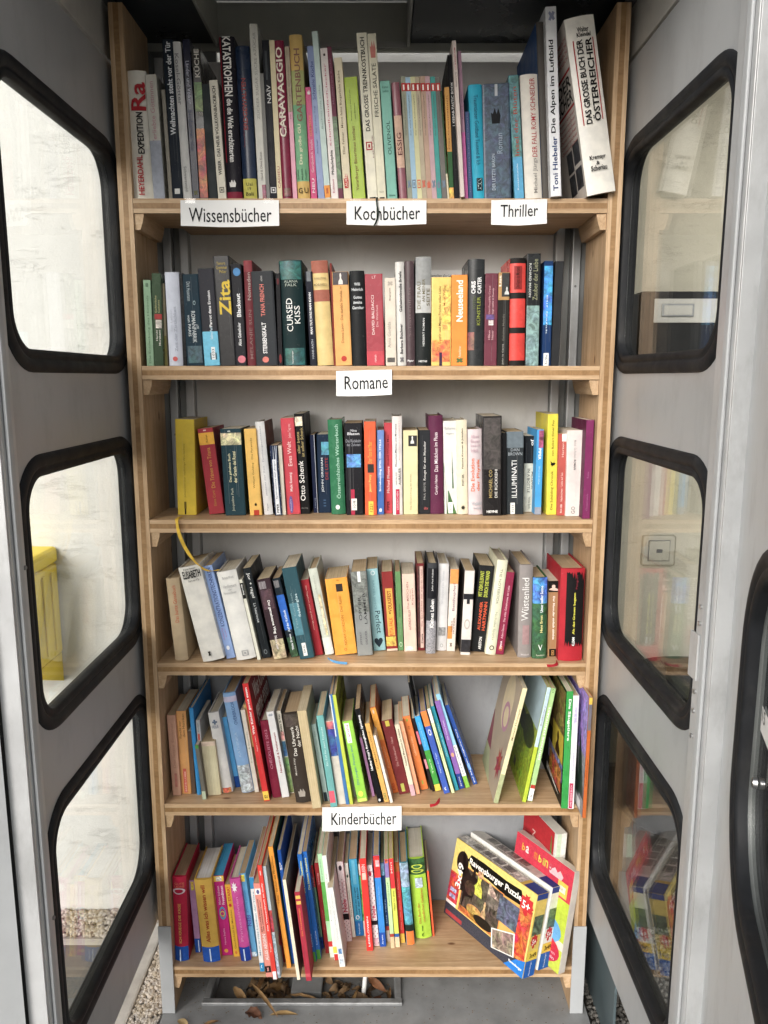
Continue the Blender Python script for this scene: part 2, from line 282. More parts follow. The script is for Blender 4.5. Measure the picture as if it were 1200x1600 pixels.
pebbles('gravel','strip of pebbles along the foot of the white wall',-1.5,-.55,.258,.358,2600,-.006,.004,.009,3)
# ------------------------------------------------------------------ phone booth shell
booth=empty('phone_booth',(0,0,0)); tag(booth,'grey metal phone booth with rubber-framed side panes and open doors','phone booth')
def part(name,b,mat,w=.0015,parent=None): return bbox_obj(name,b,M[mat],parent or booth,w)
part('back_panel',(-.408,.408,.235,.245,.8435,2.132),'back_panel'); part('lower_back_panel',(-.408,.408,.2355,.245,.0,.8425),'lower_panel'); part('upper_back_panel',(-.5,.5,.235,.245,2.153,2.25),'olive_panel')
part('slit_end_block',(-.5,-.335,.234,.246,2.1325,2.1525),'alu_dark'); part('slit_end_block',(.39,.5,.234,.246,2.1325,2.1525),'alu_dark')
for s in(-1,1):
    X=lambda a,b_:(a,b_) if s>0 else (-b_,-a)
    part('corner_profile',(*X(.409,.428),.214,.244,.0,2.13),'aluminium',.002)
    part('corner_profile',(*X(.4285,.444),.228,.244,.0,2.13),'alu_dark',.001)
    part('corner_profile',(*X(.4445,.463),.206,.244,.0,2.13),'aluminium',.002)
    part('corner_profile',(*X(.4635,.499),.168,.244,.0,2.13),'alu_dark',.002)
    for zz in (1.66,1.33,1.02,.7,.4):
        q=[(s*.4535,.2055,zz)]; cv=bpy.data.meshes.new('screw'); bm=bmesh.new(); bmesh.ops.create_cone(bm,cap_ends=True,segments=10,radius1=.003,radius2=.0022,depth=.002,matrix=Matrix.Translation(q[0])@Matrix.Rotation(R(90),4,'X')); bm.to_mesh(cv); bm.free(); link('screw',cv,M['alu_dark'],booth)
    part('header',(*X(.502,.56),-.455,.246,2.064,2.25),'header_grey',.003)
    part('header_lip',(*X(.485,.5015),-.455,.232,2.155,2.166),'alu_dark',.002)
part('ceiling_panel',(-.5,-.338,-.455,.2335,2.168,2.19),'dark_ceiling'); part('ceiling_panel',(.084,.5,-.455,.2335,2.168,2.19),'dark_ceiling')
part('recess_side',(-.336,-.33,-.453,.233,2.16,2.25),'olive_panel'); part('recess_side',(.076,.082,-.453,.233,2.16,2.25),'header_grey'); part('recess_front',(-.329,.075,-.45,-.44,2.17,2.25),'olive_panel'); part('recess_lip',(-.329,.075,.228,.2345,2.158,2.17),'header_grey')
part('roof',(-.58,.58,-.6,.247,2.252,2.285),'aluminium',.008); part('roof_fascia',(-.56,.56,-.56,-.535,2.19,2.25),'leaf_grey',.004)
# floor plate with tray opening
def curve_plate(name,loops,th,mat,parent,mw,w=0):
    cu=bpy.data.curves.new(name,'CURVE'); cu.dimensions='2D'; cu.fill_mode='BOTH'; cu.extrude=th/2
    for lp in loops:
        sp=cu.splines.new('POLY'); sp.points.add(len(lp)-1); sp.use_cyclic_u=True
        for i,(a,b_) in enumerate(lp): sp.points[i].co=(a,b_,0,1)
    ob=bpy.data.objects.new(name,cu); me=bpy.data.meshes.new_from_object(ob); bpy.data.objects.remove(ob); bpy.data.curves.remove(cu)
    me.transform(mw); return link(name,me,mat,parent)
TX0,TX1,TY0,TY1=-.385,.052,.034,.14
curve_plate('floor_plate',[[(-.488,-.53),(.5,-.53),(.5,.2345),(-.488,.2345)],[(TX0,TY0),(TX1,TY0),(TX1,TY1),(TX0,TY1)]],.028,M['floor_grey'],booth,Matrix.Translation((0,0,-.014)))
for bb in ((TX0-.018,TX1+.018,TY0-.016,TY0-.001,.0005,.009),(TX0-.018,TX1+.018,TY1+.001,TY1+.016,.0005,.009),(TX0-.016,TX0-.001,TY0-.0005,TY1+.0005,.0006,.0085),(TX1+.001,TX1+.016,TY0-.0005,TY1+.0005,.0006,.0085)): part('tray_rim',bb,'zinc',.002)
part('tray_floor',(TX0-.01,TX1+.01,TY0-.01,TY1+.01,-.075,-.07),'mud',.001)
for bb in ((TX0-.01,TX1+.01,TY0-.012,TY0-.0105,-.069,-.03),(TX0-.012,TX0-.0105,TY0-.01,TY1+.01,-.069,-.03),(TX1+.0105,TX1+.012,TY0-.01,TY1+.01,-.069,-.03),(TX0-.01,TX1+.01,TY1+.0105,TY1+.012,-.069,-.03)): part('tray_side',bb,'zinc',.0005)
part('tray_block',(-.2,-.125,.075,.135,-.0695,-.012),'floor_grey',.003); part('tray_plate',(TX0+.002,-.305,.045,.135,-.0695,-.035),'zinc',.002)
part('base_plate',(.528,.534,-.1,.25,-.03,.2),'dark_sheet',.001)
# ---- side walls with three rounded windows each, as measured: y -.43...-.02
def rrect(cx,cy,hw,hh,r,k=8):
    P=[]
    for sx,sy,a0 in((1,1,0),(-1,1,90),(-1,-1,180),(1,-1,270)):
        for i in range(k+1):
            a=R(a0+90*i/k); P.append((cx+sx*(hw-r)+r*math.cos(a),cy+sy*(hh-r)+r*math.sin(a)))
    return P
GPROF=[(-.002,-.011),(-.002,.0),(.000,.0035),(.004,.0052),(.0085,.0045),(.0105,.0028),(.0125,.0028),(.0145,.005),(.019,.0068),(.0255,.0066),(.030,.0045),(.0325,.001),(.033,-.001)]
def gasket_mesh(cx,cy,hw,hh,r,side):
    k=10; rings=[]
    for off,h in GPROF: rings.append((rrect(cx,cy,hw+off,hh+off,max(.004,r+off),k),h))
    n=len(rings[0][0]); V=[(a,b_,side*h) for P,h in rings for a,b_ in P]; F=[]
    for j in range(len(rings)-1):
        for i in range(n):
            q=(j*n+i,j*n+(i+1)%n,(j+1)*n+(i+1)%n,(j+1)*n+i); F.append(q if side>0 else q[::-1])
    return V,F
# plate plane coords (a,b)->(y,z); normal inward
def wall_matrix(s):   # local x->world y, local y->world z, local z-> world x
    return Matrix(((0,0,1,s*.5135),(1,0,0,0),(0,1,0,0),(0,0,0,1)))
WIN=[(-.2175,1.687,.2365,.188),(-.2175,1.123,.2365,.188),(-.2175,.564,.2365,.196)]
for s,zb in((-1,.213),(1,.232)):
    mw=wall_matrix(s); side=-1 if s>0 else 1
    wl=curve_plate('side_wall',[[(-.4935,zb),(.232,zb),(.232,2.054),(-.4935,2.054)]]+[rrect(a,b_,hw+.012,hh+.012,.066) for a,b_,hw,hh in WIN],.026,M['booth_grey'],booth,mw)
    for a,b_,hw,hh in WIN:
        for sd in(1,-1):
            e_=0 if sd==side else .01; V,F=gasket_mesh(a,b_,hw+e_,hh+e_,.055+e_,sd); me=mesh('window_gasket',V,F,True); me.transform(mw@Matrix.Translation((0,0,sd*.013))); link('window_gasket',me,M['rubber'],wl)
        curve_plate('window_pane',[rrect(a,b_,hw+.008,hh+.008,.06)],.004,M['glass'],wl,mw)
    X=lambda a,b_:(a,b_) if s>0 else (-b_,-a)
    part('front_post',(*X(.492,.53),-.53,-.4945,.03,2.2),'aluminium',.003)
    part('post_ridge',(*X(.4865,.4915),-.52,-.506,.03,2.2),'strip_white',.002)
    part('post_flange',(*X(.4885,.4915),-.505,-.482 if s>0 else -.4955,.03,2.2),'aluminium',.001)
    part('post_cap',(*X(.493,.5225),-.5345,-.5305,.03,2.2),'aluminium',.0008); part('door_seal',(*X(.523,.530),-.5335,-.5305,.03,2.2),'seal_black',.0005)
    for zz in (1.13,1.105,1.06,1.0,.97,.93) if s>0 else (1.19,.63):
        cv=bpy.data.meshes.new('screw'); bm=bmesh.new(); bmesh.ops.create_cone(bm,cap_ends=True,segments=10,radius1=.0038,radius2=.003,depth=.003,matrix=Matrix.Translation((s*.4875,(-.494+(.012 if zz in(1.06,) else 0)) if s>0 else -.5005,zz))@Matrix.Rotation(R(90),4,'Y')); bm.to_mesh(cv); bm.free(); link('screw',cv,M['alu_dark' if s<0 else 'steel'],booth)
    if s>0: part('hinge',(*X(.485,.4883),-.499,-.47,1.018,1.088),'aluminium',.001)
    # front door leaf, swung outwards beside the post
    ph=R(-17 if s>0 else 45); dirx=s*math.sin(ph); diry=-math.cos(ph)
    # local x along leaf, local y up, local z = inward normal
    nx,ny=(-s*math.cos(ph),-math.sin(ph)) 
    lm=Matrix(((dirx,0,nx,s*.532),(diry,0,ny,-.536),(0,1,0,0),(0,0,0,1)))
    wn=(.34,1.05,.18,.2)
    lf=curve_plate('door_leaf',[[(0,.2),(.62,.2),(.62,2.1),(0,2.1)],rrect(*wn[:2],wn[2]+.012,wn[3]+.012,.13)],.03,M['leaf_grey'],booth,lm)
    for sd in(1,-1):
        V,F=gasket_mesh(*wn,.12,sd); me=mesh('window_gasket',V,F,True); me.transform(lm@Matrix.Translation((0,0,sd*.015))); link('window_gasket',me,M['rubber'],lf)
    curve_plate('window_pane',[rrect(*wn[:2],wn[2]+.008,wn[3]+.008,.127)],.004,M['glass'],lf,lm)
    if s>0:
        st=mesh('sticker',*box(.2,.27,1.05,1.08,.0035,.0038)); st.transform(lm); stk=link('sticker',st,M['paper'],lf)
        v,f=glyphs('15',0); tm=mesh('lettering',[(.206+a*.018,1.064+b_*.016,.0042) for a,b_ in v],f); tm.transform(lm); link('sticker_lettering',tm,M['ink'],lf,'2a2a2a')
        cv=bpy.data.meshes.new('lock'); bm=bmesh.new(); bmesh.ops.create_cone(bm,cap_ends=True,segments=20,radius1=.007,radius2=.0062,depth=.005,matrix=lm@Matrix.Translation((.205,.985,.006))); bm.to_mesh(cv); bm.free(); link('lock',cv,M['steel'],lf)
        sv=mesh('lock_slot',*box(.204,.206,.9805,.9895,.0088,.0091)); sv.transform(lm); link('lock_slot',sv,M['seal_black'],lf)
# ------------------------------------------------------------------ bookcase
case=empty('wooden_bookcase',(0,0,0)); tag(case,'tall pine ply bookcase with six shelves fitted into the booth','bookcase')
def ply(name,poly,t0,t1,axis,mats,parent):
    # polygon extruded along the thickness axis in three plies; middle ply edges show the core
    lv=[t0,t0+(t1-t0)*.31,t0+(t1-t0)*.69,t1]; n=len(poly)
    def P(a,b_,t): return (t,a,b_) if axis=='x' else (a,b_,t)
    V=[P(a,b_,t) for t in lv for a,b_ in poly]; F=[];mi=[]
    for k in range(3):
        for i in range(n): F.append((k*n+i,k*n+(i+1)%n,(k+1)*n+(i+1)%n,(k+1)*n+i)); mi.append(1 if k==1 else 0)
    F.append(tuple(range(n-1,-1,-1))); mi.append(0); F.append(tuple(range(3*n,4*n))); mi.append(0)
    me=mesh(name,V,F); o=link(name,me,mats,parent)
    for p_,i in zip(me.polygons,mi): p_.material_index=i
    bm=bmesh.new(); bm.from_mesh(me); bmesh.ops.recalc_face_normals(bm,faces=bm.faces[:]); bm.to_mesh(me); bm.free(); return o
SHZ=[1.801,1.482,1.168,.855,.527,.120]
for s in(-1,1):
    a,b_=(.4605,.4875) if s>0 else (-.4875,-.4605)
    ply('side_panel',[(0,.001),(.155,.001),(.155,2.147),(0,2.147)],a,b_,'x',[M['wood_z'],M['core_z']],case)
    part('foot_strip',(a-.0015,b_+.0015,-.004,-.0006,.001,.226),'strip_white',.0008,case)
for i,z in enumerate(SHZ):
    ply('shelf',[(-.46,0.0008),(.46,0.0008),(.46,.152),(.405,.158),(.405,.232),(-.405,.232),(-.405,.158),(-.46,.152)],z-.027,z,'z',[M['wood_x'],M['core_x']],case)
    for s in(-1,1):
        pr_=[(0,0),(.019,0),(.0165,-.014),(.011,-.03),(0,-.03)]
        V=[];y0,y1=.004,.148
        for y in(y0,y1): V+=[(s*(.46-px_),y,z-.0275+pz) for px_,pz in pr_]
        n=5;F=[(i,(i+1)%n,n+(i+1)%n,n+i) for i in range(n)]+[tuple(range(n))[::-1],tuple(range(n,2*n))]
        me=mesh('cleat',V,F); bm=bmesh.new(); bm.from_mesh(me); bmesh.ops.recalc_face_normals(bm,faces=bm.faces[:]); bm.to_mesh(me); bm.free(); link('cleat',me,M['wood_y'],case)
# ------------------------------------------------------------------ books
def add_flat(name,v,f,fn,mat,parent,col):
    return link(name,mesh(name,[fn(a,b_) for a,b_ in v],f),mat,parent,col)
SHELF=['on the top shelf','on the second shelf','on the third shelf','on the fourth shelf','on the fifth shelf','on the bottom shelf']
def build_book(sh,label,x,y,lean,T,H,W,col,items,kw,yaw=0,name='book'):
    rnd=random.Random(hash_(label)); hb=kw.get('hb'); z=SHZ[sh]+.0006
    root=empty(name,(x,y,z+(T*math.sin(lean) if lean>0 else 0)),(0,0,0)); root.rotation_mode='XYZ'
    root.rotation_euler=(0,lean,yaw)
    tag(root,label+' '+SHELF[sh],'book','books '+SHELF[sh])
    bulge=min(.16*T,.0055) if hb else min(.05*T,.0009)
    bt=min(.0026,T*.12) if hb else min(.0009,T*.1)
    def yf(v): return bulge*(2*v-1)**2 if hb else (bulge*max(0,abs(2*v-1)-.86)/.14)
    k=14 if hb else 6
    vs_=[i/k for i in range(k+1)] if hb else [0,.035,.07,.5,.93,.965,1]
    outer=[(0,W)]+[(v*T,yf(v)) for v in vs_]+[(T,W)]
    inner=[(T-bt,W),(T-bt,bulge+bt),(bt,bulge+bt),(bt,W)]
    prof=outer+inner; n=len(prof); V=[(a,b_,zz) for zz in(0,H) for a,b_ in prof]; F=[(i,(i+1)%n,n+(i+1)%n,n+i) for i in range(n)]
    # caps: spine fan + two boards
    m0=len(outer)
    def caps(o):
        i0=o; IL=o+m0+2; IR=o+m0+1
        f=[]; sp=[o+1+i for i in range(len(vs_))]
        f.append((o,sp[0],IL,o+m0+3)); f.append(tuple(sp)+(IR,IL)); f.append((sp[-1],o+m0-1,o+m0,IR)); return f
    F+=[q[::-1] for q in caps(0)]+caps(n)
    me=mesh('cover',V,F); bm=bmesh.new(); bm.from_mesh(me); bmesh.ops.recalc_face_normals(bm,faces=bm.faces[:]); bm.to_mesh(me); bm.free()
    M_=M['gloss' if kw.get('gloss') or rnd.random()<.3 else 'cover']
    link('cover',me,M_,root,col)
    ins=.003 if hb else .0004
    pg=kw.get('pg') or rnd.choice(['cdbd9c','c9b48f','d9d0ba','b89f7c','d6cdb8','c4ad88'])
    v,f=box(bt+.0002,T-bt-.0002,bulge+bt+.0003,W-ins,ins,H-ins); link('page_block',mesh('page_block',v,f),M['pages'],root,pg)
    lay=0; lift=0
    if not hb and T>.012 and rnd.random()<.65:   # reading creases down a paperback spine
        cv=[];cf=[]
        for q in range(rnd.randint(1,3)):
            v_=rnd.uniform(.18,.82); wv=rnd.uniform(.006,.014); z0=rnd.uniform(0,.25)*H; z1=rnd.uniform(.75,1)*H; m_=6
            b0=len(cv)
            for j in range(m_+1):
                zz=z0+(z1-z0)*j/m_; dx=rnd.uniform(-.006,.006)*T; cv+=[((v_-wv)*T+dx,-.00022,zz),((v_+wv)*T+dx,-.00022,zz)]
                if j: cf.append((b0+2*j-2,b0+2*j-1,b0+2*j+1,b0+2*j))
        L=lin(col); link('spine_crease',mesh('spine_crease',cv,cf),M['ink'],root,tuple(L[i]*.72+.6*.28*(.5+L[i]*.5) for i in range(3))+(1,))
    for it in items:
        lay+=1; off=.00022+.00012*lay
        if it[0]=='p':
            _,u0,u1,v0,v1,c,kind=it
            vv,ff=shape(kind,rnd)
            dv=max(v1-v0,1e-3); sag=bulge*dv*dv if hb else 0
            if len(vv)==4:   # follow the spine's profile
                cut=[i/14 for i in range(1,14)] if hb else [.035,.07,.93,.965]
                aa=[0]+[(c_-v0)/dv for c_ in cut if v0+.002<c_<v1-.002]+[1]; q=len(aa)-1; sag=0
                vv=[(a_,j) for j in(0,1) for a_ in aa]; ff=[(i,i+1,q+2+i,q+1+i) for i in range(q)]
            lift=max(lift,sag); off+=lift
            fn=lambda a,b_:((v0+(v1-v0)*a)*T,yf(v0+(v1-v0)*a)-off,(u0+(u1-u0)*b_)*H)
            add_flat(PNAME.get(kind,kind),vv,ff,fn,M[PMAT.get(kind,'ink')],root,c)
        elif it[0]=='t':
            _,s_,d_,u0,u1,v0,v1,c,bold=it
            vv,ff=glyphs(s_,bold)
            if not vv: continue
            if hb: lift=max(lift,bulge*(v1-v0)**2)
            off+=lift
            if d_=='U': fn=lambda a,b_:((v1-(v1-v0)*b_)*T,yf(v1-(v1-v0)*b_)-off,(u0+(u1-u0)*a)*H)
            elif d_=='D': fn=lambda a,b_:((v0+(v1-v0)*b_)*T,yf(v0+(v1-v0)*b_)-off,(u1-(u1-u0)*a)*H)
            else: fn=lambda a,b_:((v0+(v1-v0)*a)*T,yf(v0+(v1-v0)*a)-off,(u0+(u1-u0)*b_)*H)
            add_flat('lettering',vv,ff,fn,M['ink'],root,c)
        else:
            _,side,c,kind=it[:4]
            if side=='L': fn=lambda a,b_,o=0:(-.0003-o,bulge+.002+(W-bulge-.002)*(1-a),b_*H)
            else: fn=lambda a,b_,o=0:(T+.0003+o,bulge+.002+(W-bulge-.002)*a,b_*H)
            add_flat('cover_art',[(0,0),(1,0),(1,1),(0,1)],[(0,1,2,3)],fn,M['picture' if kind in('meadow',) else 'cover'],root,c)
            cover_art(kind,fn,root,rnd)
    return root
def hash_(s):
    h=7
    for ch in s: h=(h*31+ord(ch))&0xffffff
    return h
def cover_art(kind,fn,root,rnd):
    def R_(nm,a0,a1,b0,b1,c,mat='ink',o=.0002,sh='band'):
        vv,ff=shape(sh,rnd); add_flat(nm,vv,ff,lambda a,b_:fn(a0+(a1-a0)*a,b0+(b1-b0)*b_,o),M[mat],root,c)
    def T_(s_,a0,a1,b0,b1,c,bold=1,o=.0004):
        vv,ff=glyphs(s_,bold); add_flat('cover_lettering',vv,ff,lambda a,b_:fn(a0+(a1-a0)*a,b0+(b1-b0)*b_,o),M['ink'],root,c)
    if kind=='red_print':
        for i in range(4): T_('ÖSTERREICH',.45,.97,.9-.035*i,.925-.035*i,'b5423c',0)
        R_('red_rule',.4,.99,.735,.75,'b02a2c'); T_('DER',.45,.97,.65,.72,'1c1a1a'); T_('REICHER',.2,.97,.56,.64,'1c1a1a'); R_('red_rule',.2,.99,.535,.55,'b02a2c')
        for i in range(6): T_('Österreicher',.3,.97,.5-.032*i,.522-.032*i,'b5423c',0)
        for a,b_ in((.45,.2),(.72,.22),(.45,.06),(.72,.07)): R_('portrait_photo',a,a+.24,b_,b_+.125,'3a3c42','photo')
    elif kind=='white_print':
        T_('Was Kinder',.15,.95,.8,.95,'e8dcd8'); T_('gerne essen',.12,.95,.58,.76,'e8dcd8'); T_('Gesund & lecker',.2,.9,.5,.54,'dcb8b4',0)
    elif kind=='dark_print':
        for i in range(5): T_('Lustige Reime',.1,.9,.84-.12*i,.92-.12*i,'5a6010')
    elif kind=='floral':
        R_('floral_print',.3,.8,.5,.98,'d0c09c','cover',.0002,'disc'); R_('floral_print',.0,.6,.0,.3,'a9b088','cover',.00025,'leaf'); R_('floral_print',.02,.3,.2,.5,'8a4a56','cover',.0004,'leaf'); R_('floral_print',.65,.97,.12,.42,'9a3a40','picture',.0004,'star'); R_('floral_print',.45,.8,.5,.75,'b48498','cover',.0005,'ring')
    elif kind=='meadow':
        R_('sky_print',0,1,.62,1,'a9c0cc','cover',.0002); R_('field_print',0,1,0,.45,'8aa318','picture',.0003); R_('tree_print',.35,.95,.38,.62,'33401a','picture',.0004,'oval'); R_('tree_print',.1,.5,.42,.58,'2a3818','picture',.0005,'oval'); R_('barcode_print',.25,.42,.06,.16,'dcdcd4'); R_('barcode_print',.28,.39,.075,.145,'3a3a3a','speckle',.0004)
    elif kind=='animals':
        R_('lion_photo',.45,.98,.55,.98,'7a6a34','photo'); R_('bear_photo',.55,.98,.35,.6,'c8b02c','ink',.0003); R_('bear_print',.68,.86,.37,.57,'3a2410','ink',.0004,'figure'); R_('ape_photo',.1,.55,.5,.85,'5a3a20','photo',.0003); R_('wolf_photo',.4,.98,.2,.36,'6a70a0','photo',.0003); R_('tiger_photo',.45,.95,.1,.3,'a8642c','photo',.0004); R_('white_streak',.35,.9,.06,.12,'c8c8c4','photo',.0005,'leaf')
    elif kind=='forest':
        R_('sky_print',0,1,.5,1,'9a84c8','picture',.0002); R_('hill_print',0,1,.0,.5,'8a8a90','picture',.0003)
        for a,b_,h in((.1,.12,.55),(.35,.1,.7),(.55,.12,.6),(.75,.14,.5)): R_('fir_print',a,a+.26,b_,b_+h,'25382c','picture',.0004,'leaf')
        R_('stone_print',.1,.7,0,.2,'8c9098','photo',.0005); R_('lettering_panel',.2,.9,.02,.1,'e0e0e0','ink',.0006)
    elif kind=='splash':
        R_('red_splash',.3,.9,.3,.62,'a82f34','ink',.0003,'bird'); R_('red_splash',.1,.6,.1,.3,'b8444a','picture',.0003,'heart')
